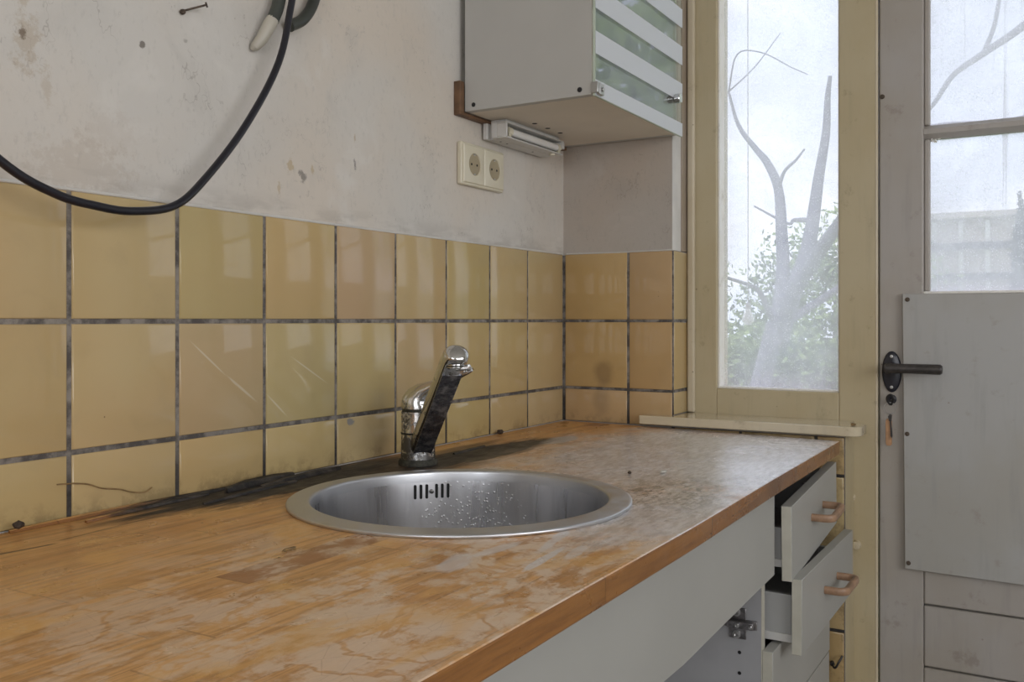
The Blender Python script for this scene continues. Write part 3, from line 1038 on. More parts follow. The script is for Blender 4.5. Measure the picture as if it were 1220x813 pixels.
# splintered strip ends and slivers by the wall belong to the worktop
def sliver(pts, wdt, hgt, zb=.9003):
    mb = MB()
    rings_ = []
    n = len(pts)
    for i, (x, y) in enumerate(pts):
        k = .25 + .75 * math.sin(PI * (i + .6) / (n + .2)) if n > 2 else 1
        ww, hh = wdt * k, hgt * (.4 + .6 * k)
        rings_.append([(x, y - ww, zb), (x, y + ww, zb), (x, y + ww * .6, zb + hh), (x, y - ww * .5, zb + hh * .8)])
    return mb.rings(rings_).build('splinter', M['worktop'], wt)
sliver([(-1.315, -.010), (-1.27, -.0085), (-1.20, -.0085), (-1.13, -.0085), (-1.06, -.009), (-1.0, -.0085)], .0045, .0045)
sliver([(-1.24, -.034), (-1.17, -.024), (-1.10, -.020), (-1.05, -.018)], .004, .004)
sliver([(-1.03, -.030), (-.985, -.020), (-.93, -.018), (-.89, -.016)], .006, .010)
sliver([(-.985, -.048), (-.93, -.038), (-.86, -.030), (-.80, -.026)], .005, .007)
sliver([(-.58, -.09), (-.52, -.085), (-.47, -.082)], .004, .003)
sliver([(-1.10, -.066), (-1.03, -.058), (-.96, -.052), (-.92, -.050)], .004, .004)

# ------------------------------------------------------------------ sink
sk = thing('kitchen_sink', 'round stainless steel sink set into the wooden worktop below the tap', 'sink')
cz = .9003
prof = [(.2190, 0), (.2198, .0012), (.2199, .0028), (.2194, .0038), (.2184, .0043), (.2160, .0046), (.1945, .0058), (.1925, .0057), (.1912, .0050), (.1903, .0036), (.1900, .0015), (.1898, -.010)]
MB().lathe(prof, (SC.x, SC.y, cz), 128, cap0=False, cap1=False).build('sink_rim', M['rim'], sk, angle=60)
prof = [(.1898, -.0098), (.1893, -.02), (.1882, -.06), (.1865, -.11), (.183, -.135), (.174, -.150), (.158, -.158), (.10, -.161), (.046, -.163), (.044, -.167)]
bw = MB().lathe(prof, (SC.x, SC.y, cz), 128, cap0=False, cap1=False).build('bowl', M['sink'], sk, angle=60)
MB().lathe([(.0435, -.1665), (.040, -.168), (.03, -.171), (.004, -.172)], (SC.x, SC.y, cz), 40, cap0=False).build('drain', M['chrome'], sk)
for k, ph in enumerate((54.8, 52.1, 49.4, 44.9, 42.3, 39.7)):
    a = math.radians(ph)
    rr = .1886
    tdir = Vector((-math.sin(a), math.cos(a), 0)); rad = Vector((math.cos(a), math.sin(a), 0))
    cc = Vector((SC.x, SC.y, .877)) + rad * rr
    ring1 = []
    for q in range(16):
        th_ = 2 * PI * q / 16
        du, dv = .0022 * math.cos(th_), .0022 * math.sin(th_) + (.0085 if math.sin(th_) > 0 else -.0085)
        ring1.append(cc + tdir * du + Z * dv)
    MB().rings([[p + rad * .001 for p in ring1], [p - rad * .0001 for p in ring1]]).build('overflow_slot', M['dark'], bw)
a = math.radians(47.2)
rad = Vector((math.cos(a), math.sin(a), 0))
cc = Vector((SC.x, SC.y, .877)) + rad * .1893
MB().tube([cc, cc - rad * .003, cc - rad * .004], [.0036, .0034, .001], 12).build('overflow_screw', M['chrome'], bw)

# ------------------------------------------------------------------ mixer tap
fc = thing('kitchen_tap', 'old grimy chrome mixer tap with raised spout behind the sink', 'tap')
FX, FY = -.6985, -.1015
MB().lathe([(.0315, .9004), (.0315, .905), (.0295, .9095), (.0282, .910)], (FX, FY, 0), 40).build('base_ring', M['limedark'], fc)
MB().lathe([(.0278, .9098), (.0272, .935), (.0270, .950), (.0268, .9855)], (FX, FY, 0), 40).build('body', M['chrome'], fc)
MB().lathe([(.0255, .9853), (.0252, .9905)], (FX, FY, 0), 40).build('seam_ring', M['limedark'], fc)
MB().lathe([(.0274, .9495), (.0276, .951), (.0274, .9525)], (FX, FY, 0), 40, cap0=False, cap1=False).build('seam_ring', M['limedark'], fc)
# spout: from low on the body rising towards the room
tip = Vector((-.8440, -.2710, 1.0790))
bs = Vector((FX + .004, FY + .002, .921))
dr = (tip - bs)
hdv = Vector((dr.x, dr.y, 0)).normalized()
side = hdv.cross(Z).normalized()
ax = dr.normalized()
nrm = side.cross(ax).normalized()
if nrm.z < 0:
    nrm = -nrm
mb = MB()
rings_ = []
N_ = 14
for i in range(N_ + 1):
    u = i / N_
    c0 = bs + dr * u
    wv = .0185 - .0010 * u
    hv = .0165 - .002 * u
    ring_ = []
    # rounded top, flattish underside
    for k in range(24):
        a = 2 * PI * k / 24
        cx_, sx_ = math.cos(a), math.sin(a)
        e = .55 if sx_ < 0 else .85
        px_ = wv * math.copysign(abs(cx_) ** e, cx_)
        py_ = hv * math.copysign(abs(sx_) ** e, sx_)
        ring_.append(c0 + side * px_ + nrm * py_)
    rings_.append(ring_)
# dome at the tip bending down
for i, (adv, sc, dn) in enumerate(((.008, 1.04, .001), (.016, 1.0, .003), (.022, .86, .0055), (.0262, .60, .008), (.0282, .25, .010))):
    c0 = tip + ax * adv - Z * dn
    ring_ = []
    for k in range(24):
        a = 2 * PI * k / 24
        cx_, sx_ = math.cos(a), math.sin(a)
        e = .8 if sx_ < 0 else .95
        px_ = .0172 * sc * math.copysign(abs(cx_) ** e, cx_)
        py_ = .0152 * sc * math.copysign(abs(sx_) ** e, sx_)
        ring_.append(c0 + side * px_ + nrm * py_)
    rings_.append(ring_)
mb.rings(rings_)
sp_o = mb.build('spout', M['chrome'], fc, angle=60)
# dull darker plate along the underside
mb = MB()
rr = []
for i in range(N_ + 1):
    u = .02 + i / N_ * .90
    c0 = bs + dr * u - nrm * (.0166 - .002 * u)
    wv = (.0185 - .0010 * u) * .80
    rr.append([c0 - side * wv, c0 + side * wv, c0 + side * wv + nrm * .002, c0 - side * wv + nrm * .002])
mb.rings(rr).build('spout_underside', M['darkchrome'], sp_o)
# aerator facing down at the tip
ac = tip + ax * .008 - Z * .0085
MB().tube([ac, ac - Z * .0085, ac - Z * .0105], [.0128, .0128, .0105], 24).build('aerator', M['chrome'], fc)
MB().tube([ac - Z * .0055, ac - Z * .0075], [.0133, .0133], 24).build('aerator_gasket', M['limedark'], fc)
kn = ac - Z * .010 + hdv * .004 - side * 0
nubd = Vector((.45, -.85, .1)).normalized()
MB().tube([kn, kn + nubd * .012, kn + nubd * .019, kn + nubd * .021], [.0035, .0038, .0048, .002], 10).build('diverter_knob', M['chrome'], fc)
# lever cap: dome that sweeps up into a flat handle
lv = Vector((.05, -.999, 0)).normalized()
ls_ = lv.cross(Z).normalized()
mb = MB()
rings_ = []
spec = [(-.0, .9905, .0274, .0274), (0, .996, .0274, .0274), (.001, 1.003, .0268, .0262), (.005, 1.010, .0250, .0225), (.013, 1.0165, .0225, .0175), (.026, 1.023, .0190, .0125), (.046, 1.032, .0165, .0085), (.070, 1.0425, .0145, .0065), (.092, 1.052, .0125, .0050), (.100, 1.055, .006, .003)]
for i, (adv, zz, rw, rh) in enumerate(spec):
    tilt = [0, 0, .25, .55, .85, 1.1, 1.25, 1.3, 1.3, 1.3][i]
    u_ = (lv * math.cos(tilt) - Z * math.sin(tilt))
    c0 = Vector((FX, FY, zz)) + lv * adv
    rings_.append([c0 + ls_ * rw * math.cos(2 * PI * k / 28) + u_ * rh * math.sin(2 * PI * k / 28) for k in range(28)])
mb.rings(rings_).build('lever', M['chrome'], fc, angle=70)

# ------------------------------------------------------------------ base cabinets
sc_ = thing('sink_cabinet', 'white sink base cabinet without doors under the worktop', 'cabinet')
# fascia with chipped lower edge
n = 60
lo, hi = [], []
for i in range(n + 1):
    u = i / n
    x = -2.30 + (2.30 - .477) * u
    zz = .7285 + (x + .937) * .030 + mnoise.noise((x * 9, 0, 0)) * .0012
    if -1.02 < x < -.88:
        zz += abs(mnoise.noise((x * 70, 3, 0))) * .007
    lo.append((x, zz))
poly = lo + [(-.477, .8665), (-2.30, .8665)]
MB().poly_prism(poly, -.612, -.5965, 'Y').build('fascia', M['lamin'], sc_, smooth=False)
MB().box((-2.29, -.6035, .8668), (-.48, -.5975, .8742)).build('filler_strip', M['edge'], sc_)
pn = MB().box((-.4905, -.5955, .08), (-.4745, -.03, .872)).build('side_panel', [M['lamin_in']], sc_, bevel=.0006)
MB().box((-.4907, -.5964, .08), (-.4743, -.5956, .73)).build('edge_band', M['edge'], pn)
MB().box((-2.30, -.5955, .08), (-2.284, -.03, .872)).build('side_panel', [M['lamin_in']], sc_, bevel=.0006)
MB().box((-2.283, -.5955, .08), (-.4915, -.03, .096)).build('bottom_shelf', M['lamin_in'], sc_)
MB().box((-2.283, -.045, .097), (-.4915, -.03, .60)).build('back_panel', M['lamin_in'], sc_)
MB().box((-2.30, -.54, 0.001), (-.4760, -.524, .0795)).build('plinth', M['lamin_grey'], sc_)
# hinge mounting plate on the partition
hx = -.4908
hp = MB()
hp.box((hx - .0025, -.573, .640), (hx, -.546, .688))
hp.box((hx - .0035, -.590, .657), (hx, -.53, .671))
hp.box((hx - .012, -.586, .6585), (hx - .0035, -.545, .6695))
hpo = hp.build('hinge_plate', M['hinge'], sc_, bevel=.0012)
for (yy, zz, r_) in ((-.5585, .681, .0062), (-.5585, .647, .0062), (-.562, .6640, .0038), (-.583, .6640, .003)):
    MB().lathe([(r_, 0), (r_, -.003), (r_ * .5, -.0035), (r_ * .3, -.0025)], (hx - .0022 - (.010 if abs(zz - .6640) < .001 else 0), yy, zz), 14, 'X').build('screw', M['steel'], hpo)
for zz in (.6185, .5865, .555, .523):
    MB().lathe([(.0028, 0), (.0028, -.0003), (.0005, -.0003)], (hx, -.562, zz), 12, 'X').build('shelf_hole', M['dark'], pn)

dc = thing('drawer_cabinet', 'white four-drawer base cabinet with its two upper drawers pulled open', 'cabinet')
MB().box((-.4735, -.5945, .08), (-.4665, -.03, .872)).build('side_panel', M['lamin_in'], dc)
MB().box((-.103, -.5945, .08), (-.087, -.03, .872)).build('side_panel', M['lamin_grey'], dc, bevel=.0006)
MB().box((-.466, -.045, .08), (-.1035, -.03, .872)).build('back_panel', M['lamin_in'], dc)
MB().box((-.466, -.594, .08), (-.1035, -.046, .094)).build('bottom_panel', M['lamin_in'], dc)


def bow_handle(parent, cx, zc, Mx):
    """brown wooden bow handle, local front face at y=0, bow towards -y"""
    L, H, D, tq = .112, .0125, .034, .0105
    path = [(-L / 2 + .006, 0), (-L / 2 + .006, -D * .55)]
    for k in range(6):
        a = PI + (PI / 2) * k / 5
        path.append((-L / 2 + .006 + .014 + .014 * math.cos(a), -D * .58 + .014 * math.sin(a)))
    for k in range(6):
        a = 1.5 * PI + (PI / 2) * k / 5
        path.append((L / 2 - .006 - .014 + .014 * math.cos(a), -D * .58 + .014 * math.sin(a)))
    path += [(L / 2 - .006, -D * .55), (L / 2 - .006, 0)]
    rings_ = []
    for i, (x, y) in enumerate(path):
        p0 = path[max(0, i - 1)]; p1 = path[min(len(path) - 1, i + 1)]
        tx, ty = p1[0] - p0[0], p1[1] - p0[1]
        l = math.hypot(tx, ty); nx, ny = -ty / l, tx / l
        hh = tq / 2
        ring_ = []
        for k in range(12):
            a = 2 * PI * k / 12
            a1, a2 = math.cos(a), math.sin(a)
            e = .5
            u = hh * math.copysign(abs(a1) ** e, a1); v_ = H / 2 * math.copysign(abs(a2) ** e, a2)
            ring_.append((cx + x + nx * u, y + ny * u - .0002, zc + v_))
        rings_.append(ring_)
    return MB().rings(rings_).xf(Mx).build('handle', M['handle'], parent, angle=50)


def drawer(Mx, wdt, hgt, boxh, depth, handle=True, boxlow=.012, hz=.5):
    """local origin: top-left front corner of the drawer front, x along the front, -y to the room"""
    b = MB()
    bw0, bw1 = (.012 if handle else .028), wdt - .03
    zb0, zb1 = -hgt + boxlow, -hgt + boxlow + boxh
    yb = .0165
    b.box((bw0, yb, zb0), (bw0 + .012, yb + depth, zb1))
    b.box((bw1 - .012, yb, zb0), (bw1, yb + depth, zb1))
    b.box((bw0 + .012, yb + depth - .012, zb0), (bw1 - .012, yb + depth, zb1))
    b.box((bw0 + .012, yb, zb0 + .006), (bw1 - .012, yb + depth - .012, zb0 + .010))
    root = b.xf(Mx).build('drawer', M['lamin_grey'], dc, bevel=.001)
    MB().box((bw0 - .0035, yb + .001, zb0 - .001), (bw0 - .0003, yb + depth, zb0 + .011)).xf(Mx).build('runner', M['lampwhite'], root)
    f = MB().box((.0006, 0, -hgt), (wdt, .016, 0)).xf(Mx).build('drawer_front', M['lamin'], root, bevel=.0008)
    MB().box((0, .0008, -hgt + .0008), (.0006, .0152, -.0008)).xf(Mx).build('edge_band', M['edge'], root)
    if handle:
        bow_handle(root, wdt * .52, -hgt * hz, Mx)
    return root


# upper drawer: skewed and tipped, second: pulled out straight, lower two nearly shut
M1 = Matrix.Translation((-.462, -.634, .8455)) @ Matrix.Rotation(math.radians(2.0), 4, 'Z') @ Matrix.Rotation(-math.radians(2.4), 4, 'Y')
r_ = drawer(M1, .392, .117, .060, .36, True, .02, .44)
tipd = Matrix.Translation((-.4525, -.6475, .733))
drawer(tipd, .396, .117, .072, .36, True, .016, .46)
drawer(Matrix.Translation((-.4885, -.6125, .6265)), .398, .117, .07, .36, False, .02)
drawer(Matrix.Translation((-.4885, -.6115, .5060)), .398, .20, .07, .36, False, .02)
drawer(Matrix.Translation((-.4885, -.6115, .3030)), .398, .22, .07, .36, False, .02)

# pipe clip on the tiles beside the cabinet
cp = MB().tube(smoothpath([(-.004, -.600, .452), (-.012, -.604, .449), (-.016, -.609, .452), (-.016, -.613, .460), (-.013, -.617, .468), (-.009, -.6195, .4735)], 4), .0022, 8)
cp.tube([(-.0005, -.598, .454), (-.006, -.600, .4525)], .0045, 10)
tag(cp.build('pipe_clip', M['dark_metal']), 'small dark metal pipe clip on the tiles beside the drawers', 'pipe clip')

# ------------------------------------------------------------------ wall cupboard
wc = thing('wall_cupboard', 'white wall cupboard with striped glass door above the worktop corner', 'cupboard')
CX0, CX1, CZ0, CZ1, CYF = -.430, -.006, 1.5285, 2.24, -.2795
MB().box((CX0, CYF, CZ0), (CX0 + .016, -.0125, CZ1)).build('side_panel', [M['cabside']], wc, bevel=.0006)
MB().box((CX0, CYF - .0002, CZ0 + .001), (CX0 + .0155, CYF - .0009, CZ1)).build('edge_band', M['edge'], wc)
MB().box((CX1 - .016, CYF, CZ0), (CX1, -.0125, CZ1)).build('side_panel', [M['cabside']], wc, bevel=.0006)
MB().box((CX0 + .0162, CYF, CZ0), (CX1 - .0162, -.0125, CZ0 + .016)).build('bottom_panel', M['cabbottom'], wc, bevel=.0006)
MB().box((CX0 + .0162, CYF, CZ1 - .016), (CX1 - .0162, -.0125, CZ1)).build('top_panel', M['cabside'], wc)
MB().box((CX0 + .0162, -.020, CZ0 + .0162), (CX1 - .0162, -.0125, CZ1 - .0162)).build('back_panel', M['cabside'], wc)
MB().box((CX0 + .0162, CYF + .02, 1.88), (CX1 - .0162, -.0205, 1.896)).build('shelf', M['cabside'], wc)
for (yy, zz, rr) in ((-.0325, 1.5395, .0042), (-.2565, 1.5392, .0046), (-.2565, 1.90, .0046), (-.0325, 1.90, .0042)):
    MB().lathe([(rr, 0), (rr, -.0008), (rr * .6, -.0014), (.0004, -.0014)], (CX0 - .0001, yy, zz), 16, 'X').build('screw_cap', M['black'], wc)
# glass door with frosted bands, hinge and round knob
gd = MB().box((CX0 + .001, -.2865, CZ0 - .002), (.001, -.2820, CZ1)).build('glass_door', M['clearglass'], wc, smooth=False)
MB().box((CX0 + .0003, -.2865, CZ0 - .002), (CX0 + .0009, -.2820, CZ1)).build('glass_edge', M['glassedge'], gd)
MB().box((CX0 + .0009, -.2865, CZ0 - .0028), (.001, -.2820, CZ0 - .0021)).build('glass_edge', M['glassedge'], gd)
zb = CZ0 - .0018
bands = [(CZ0 - .0018, 1.5545)] + [(1.6 + .08 * k, 1.64 + .08 * k) for k in range(8)]
for (a, b) in bands:
    MB().box((CX0 + .0012, -.28690, a), (.0008, -.28655, min(b, CZ1))).build('frosted_band', M['frost'], gd, smooth=False)
hg = MB().box((CX0 - .003, -.293, 1.530), (CX0 + .010, -.2800, 1.5495))
hg.box((CX0 + .004, -.2945, 1.528), (CX0 + .021, -.2868, 1.5475))
hg.tube([(CX0 + .014, -.2945, 1.5375), (CX0 + .014, -.297, 1.5375)], .004, 12)
hg.build('hinge', M['steel'], gd, bevel=.0008)
MB().lathe([(.0080, -.2866), (.0098, -.2885), (.0100, -.2985), (.0088, -.3000), (.0005, -.3002)], (-.044, 0, 1.5985), 24, 'Y').build('knob', M['chrome'], gd)
# loose batten behind, brown
MB().box((-.4455, -.0120, 1.521), (-.008, .0022, 1.5275)).box((-.4455, -.0120, 1.5275), (-.431, .0022, 1.585)).build('batten', M['plywood'], wc, bevel=.0008)
for k in range(3):
    MB().lathe([(.0055, 0), (.0055, -.0003), (.0005, -.0003)], (-.27 + k * .055, -.075, CZ0 - .00005), 14).build('vent_hole', M['dark'], wc)

# ------------------------------------------------------------------ strip light
sl = thing('strip_light', 'small unlit fluorescent strip light fixed under the wall cupboard', 'lamp')
LX0, LX1, LZ0, LZ1, LY = -.350, -.113, 1.4895, 1.5215, -.0570
mb = MB()
mb.box((LX0 + .012, -.034, LZ0), (LX1, -.0022, LZ1))                        # body against the wall
mb.box((LX0 + .0, -.012, LZ0), (LX0 + .012, -.0022, LZ1))
mb.box((LX0 + .0, -.034, LZ0 + .001), (LX0 + .012, -.022, LZ1))
mb.box((LX0, LY, LZ0), (LX1, -.0342, LZ0 + .003))                            # lower lip
mb.box((LX0, LY, LZ1 - .003), (LX1 + .004, -.0342, LZ1))                     # upper lip
mb.box((LX0, LY, LZ0 + .003), (LX0 + .005, -.0342, LZ1 - .003))              # end cheek
mb.box((LX1 - .004, LY - .001, LZ0 + .014), (LX1 + .006, -.0342, LZ1 - .003))
mb.build('housing', M['lampwhite'], sl, bevel=.0012)
MB().tube([(LX0 + .030, -.0465, 1.5055), (LX1 - .014, -.0465, 1.5055)], .0078, 20).build('fluorescent_tube', M['tube'], sl)
for (xa, xb) in ((LX0 + .016, LX0 + .0302), (LX1 - .0142, LX1 - .004)):
    MB().tube([(xa, -.0465, 1.5055), (xb, -.0465, 1.5055)], .0092, 20).box((xa, -.053, 1.4928), (xa + .009, -.036, 1.500)).build('tube_holder', M['ivory'], sl)
MB().tube([(LX1 - .03, -.046, LZ0 + .001), (LX1 - .03, -.047, LZ0 - .004)], [.007, .0055], 14).build('switch', M['ivory'], sl)
for xx in (-.315, -.29, -.185):
    MB().lathe([(.0022, 0), (.0022, -.0003), (.0004, -.0003)], (xx, -.022, LZ0 - .0001), 10).build('housing_hole', M['dark'], sl)
MB().box((LX0 + .014, LY + .010, LZ1 + .0002), (LX1, -.0125, CZ0 - .0003)).build('mounting_plate', M['lampwhite'], sl)

# ------------------------------------------------------------------ double socket
so = thing('wall_socket', 'ivory double wall socket on the plaster below the strip light', 'socket')
SX0, SX1, SZ0, SZ1 = -.4355, -.2815, 1.3915, 1.4735
mid = (SX0 + SX1) / 2
mb = MB()
mb.box((SX0, -.0085, SZ0), (SX1, .0026, SZ1))
fr_ = mb.build('socket_frame', M['ivory'], so, bevel=.003, segs=3)
for (a, b) in ((SX0 + .0045, mid - .0005), (mid + .0005, SX1 - .0045)):
    cx_, cz_ = (a + b) / 2, (SZ0 + SZ1) / 2
    hw, hh = (b - a) / 2, (SZ1 - SZ0) / 2 - .0045
    # square plate with round well: rings morph square -> circle
    def sq(k, n, w_, h_):
        a_ = 2 * PI * k / n
        cx2, sx2 = math.cos(a_), math.sin(a_)
        m_ = max(abs(cx2), abs(sx2))
        return (w_ * cx2 / m_, h_ * sx2 / m_)
    n = 48
    rings_ = []
    for (mode, w_, h_, y) in (('s', hw, hh, -.0086), ('s', hw, hh, -.0105), ('s', hw - .0015, hh - .0015, -.0118), ('c', .0225, .0225, -.0135), ('c', .0212, .0212, -.0130), ('c', .0205, .0205, -.0090)):
        rg = []
        for k in range(n):
            if mode == 's':
                u, v_ = sq(k, n, w_, h_)
            else:
                u, v_ = w_ * math.cos(2 * PI * k / n), h_ * math.sin(2 * PI * k / n)
            rg.append((cx_ + u, y, cz_ + v_))
        rings_.append(rg)
    pl = MB().rings(rings_, cap0=True, cap1=False).build('socket_outlet', M['ivory'], so, angle=25)
    MB().lathe([(.0204, -.0112), (.0204, -.0088)], (cx_, 0, cz_), 36, 'Y').build('well', M['ivory_in'], pl)
    for dx in (-.0095, .0095):
        MB().lathe([(.0024, -.0113), (.0024, -.0116)], (cx_ + dx, 0, cz_), 12, 'Y').build('pin_hole', M['dark'], pl)
    for dz in (-.0185, .0185):
        MB().box((cx_ - .002, -.0128, cz_ + dz - .0012), (cx_ + .002, -.0113, cz_ + dz + .0012)).build('earth_clip', M['steel'], pl)

# ------------------------------------------------------------------ black cable and the conduits
pts = [(-.825, -.042, 2.595), (-.832, -.042, 2.25), (-.852, -.042, 1.95), (-.880, -.041, 1.76), (-.9176, -.04, 1.5915), (-.9474, -.043, 1.494), (-1.0115, -.047, 1.3941), (-1.0840, -.052, 1.3125), (-1.135, -.056, 1.272), (-1.1980, -.060, 1.2585), (-1.2480, -.062, 1.2595), (-1.2960, -.062, 1.2675), (-1.356, -.060, 1.2955), (-1.46, -.055, 1.38), (-1.56, -.04, 1.56), (-1.60, -.02, 1.8), (-1.61, -.012, 2.2), (-1.61, -.010, 2.595)]
cb = MB().tube(smoothpath(pts, 8), .0050, 14).build('cable', M['rubber'])
tag(cb, 'thick black cable hanging in a loop in front of the wall', 'cable')
cd = thing('conduit_pipe', 'dark green conduit ending in a yellowish-white pointed sleeve left of the black cable', 'pipe')
MB().tube(smoothpath([(-.870, -.013, 2.595), (-.872, -.013, 2.1), (-.880, -.014, 1.80), (-.902, -.015, 1.68), (-.9190, -.016, 1.595), (-.9330, -.017, 1.5615)], 5), .0092, 16).build('tube', M['dark_tube'], cd)
MB().tube([(-.9325, -.0165, 1.5630), (-.9370, -.0160, 1.5555), (-.9495, -.0120, 1.531), (-.9560, -.0055, 1.5195), (-.958, -.0010, 1.5160)], [.0092, .0098, .0085, .0066, .003], 16).build('sleeve', M['sleeve'], cd)
cd2 = MB().tube(smoothpath([(-.790, -.013, 2.595), (-.792, -.013, 2.1), (-.8020, -.014, 1.80), (-.8250, -.015, 1.69), (-.8440, -.015, 1.6200), (-.8680, -.016, 1.5830), (-.8960, -.014, 1.5640)], 6), [.0085] * 36 + [.0088], 16)
tag(cd2.build('conduit_pipe', M['dark_tube']), 'bare dark curved conduit right of the black cable', 'pipe')
nl = thing('nail', 'rusty nail stuck slantwise in the plaster near the top of the wall', 'nail')
MB().tube([(-1.0735, .004, 1.5385), (-1.0545, -.018, 1.5480)], [.0014, .0014], 8).build('shank', M['rust'], nl)
MB().tube([(-1.0545, -.018, 1.5480), (-1.0530, -.0195, 1.5487)], .0036, 10).build('head', M['rust'], nl)
nl2 = MB().lathe([(.0032, -.0035), (.0038, 0), (.0015, .0035)], (-1.0775, 0, 1.5355), 10, 'Y').build('wall_plug', M['rust'], nl)

# ------------------------------------------------------------------ small debris
tw = MB().tube(smoothpath([(-1.254, -.0015, .943), (-1.235, -.003, .9415), (-1.216, -.004, .938), (-1.197, -.003, .930), (-1.174, -.004, .9255), (-1.156, -.003, .919), (-1.138, -.004, .916), (-1.126, -.0022, .920)], 5), .0008, 6)
tag(tw.build('dry_strand', M['straw']), 'thin dry brown strand stuck to the tiles above the worktop', 'strand')


def crumb(name, loc, s, lab, cat, mat, group=None, flat=.6, seed=0):
    rg = random.Random(seed)
    bm = bmesh.new()
    bmesh.ops.create_icosphere(bm, subdivisions=2, radius=1)
    for v in bm.verts:
        k = 1 + .35 * mnoise.noise(v.co * 1.7 + Vector((seed, 0, 0)))
        v.co = Vector((v.co.x * s[0] * k, v.co.y * s[1] * k, v.co.z * s[2] * k))
    zmin = min(v.co.z for v in bm.verts)
    for v in bm.verts:
        v.co += Vector(loc) - Vector((0, 0, zmin))
    mb = MB(); mb.bm.free(); mb.bm = bm
    return tag(mb.build(name, mat), lab, cat, group)


crumb('dirt_crumb', (-1.312, -.022, .9055), (.006, .005, .0045), 'dark lump of dirt at the wall at far left of the worktop', 'crumb', M['crumb'], seed=1)
crumb('dirt_crumb', (-.300, -.012, .9004), (.009, .006, .005), 'brown lump of dirt on the worktop against the tiles right of the tap', 'crumb', M['crumb'], seed=2)
crumb('dirt_crumb', (-.612, -.431, .9004), (.0035, .003, .002), 'small dark crumb on the greyed worktop right of the sink', 'crumb', M['crumb'], seed=3)
crumb('paint_flake', (-.575, -.470, .9004), (.010, .005, .0014), 'pale paint flake on the greyed worktop right of the sink', 'flake', M['chip'], seed=4)
crumb('wood_splinter', (-1.215, -.325, .9004), (.010, .0025, .0015), 'small dark splinter lying on the orange worktop left of the sink', 'splinter', M['straw'], seed=5)
crumb('plaster_crumb', (-.012, -.640, .9256), (.006, .005, .003), 'small brown crumb on the right end of the window sill', 'crumb', M['straw'], seed=6)

# ------------------------------------------------------------------ garden outside
gr_ = MB().box((.17, -30, -.35), (60, 30, -.15)).build('garden_ground', M['grass'], kind='structure')

TREE = {
 'trunk': ([(3.50,.64,-.30),(3.52,.62,.10),(3.55,0.61,0.44),(3.58,0.56,0.73),(3.61,0.50,1.00),(3.63,0.48,1.11)], .065, .055),
 'A': ([(3.63,0.48,1.05),(3.58,0.36,1.30),(3.50,0.24,1.45),(3.37,0.13,1.57),(3.31,0.04,1.67),(3.14,-0.07,1.79),(3.0,-.3,2.1)], .046, .026),
 'B': ([(3.63,0.47,1.04),(3.77,0.43,1.13),(4.04,0.38,1.21),(4.35,0.25,1.35),(4.64,0.15,1.48),(5.0,-.1,1.8)], .032, .018),
 'C': ([(3.63,0.48,1.05),(3.95,0.52,1.39),(4.15,0.58,1.72),(4.34,0.65,2.01),(4.40,0.74,2.20),(4.46,0.84,2.32),(4.50,0.97,2.50),(4.56,1.06,2.76)], .050, .008),
 'D': ([(3.63,0.47,1.00),(3.88,0.44,1.30),(4.03,0.39,1.56),(4.15,0.38,1.78),(4.27,0.37,2.07),(4.38,0.35,2.36),(4.43,0.35,2.60),(4.46,0.34,2.75)], .062, .012),
 'C2': ([(4.34,0.65,2.01),(4.26,0.59,2.11),(4.20,0.50,2.17),(4.22,0.45,2.24)], .014, .006),
 'E': ([(3.62,0.49,1.12),(3.48,0.53,1.29),(3.35,0.55,1.33),(3.17,0.66,1.38)], .018, .008),
 'F': ([(4.14,0.40,1.77),(4.19,0.51,1.78),(4.17,0.55,1.76),(4.3,.8,1.9)], .016, .006),
 'I': ([(4.56,1.06,2.76),(4.66,0.90,2.94),(4.85,0.77,3.21)], .006, .003),
 'J': ([(4.56,1.06,2.76),(4.50,0.98,3.0),(4.48,0.80,2.98),(4.50,0.61,2.86),(4.53,0.50,2.80)], .006, .003),
 'K': ([(3.58,0.56,0.73),(3.50,0.50,0.90),(3.45,0.38,1.04),(3.3,.3,1.2)], .02, .008),
}
tr_ = thing('garden_tree', 'forked bare tree close behind the tall window', 'tree')
mb = MB()
for k, (pts, ra, rb) in TREE.items():
    sp_ = smoothpath(pts, 5)
    n = len(sp_)
    mb.tube(sp_, [ra + (rb - ra) * i / (n - 1) for i in range(n)], 10)
mb.build('trunk', M['bark'], tr_)


def leaves(name, centers, count, size, mats, parent=None, seed=0, surf=.55):
    rg = random.Random(seed)
    bm = bmesh.new()
    for (c, r) in centers:
        c = Vector(c)
        for i in range(count):
            d = Vector((rg.gauss(0, 1), rg.gauss(0, 1), rg.gauss(0, 1))).normalized()
            rad = surf + (1 - surf) * rg.random()
            k = 1 + .35 * mnoise.noise(d * 2.2 + c)
            p = c + Vector((d.x * r[0], d.y * r[1], d.z * r[2])) * rad * k
            if p.z < -.14:
                continue
            s_ = size * rg.uniform(.6, 1.4)
            a = Vector((rg.gauss(0, 1), rg.gauss(0, 1), rg.gauss(0, 1))).normalized()
            b = a.orthogonal().normalized()
            a, b = a * s_, b * s_ * .5
            vs = [bm.verts.new(q) for q in (p - a, p - b, p + a * .9, p + b)]
            f = bm.faces.new(vs)
            f.material_index = 0 if rg.random() < .6 else min(1, len(mats) - 1)
    mb = MB(); mb.bm.free(); mb.bm = bm
    return mb.build(name, mats, parent, smooth=False)


def shrub(name, label, cat, stem, centers, count, size, mats, seed, group=None):
    o = thing(name, label, cat, group)
    leaves('foliage', centers, count, size, mats, o, seed)
    MB().tube(stem, [.06, .035, .015], 8).build('stem', M['bark'], o)
    return o


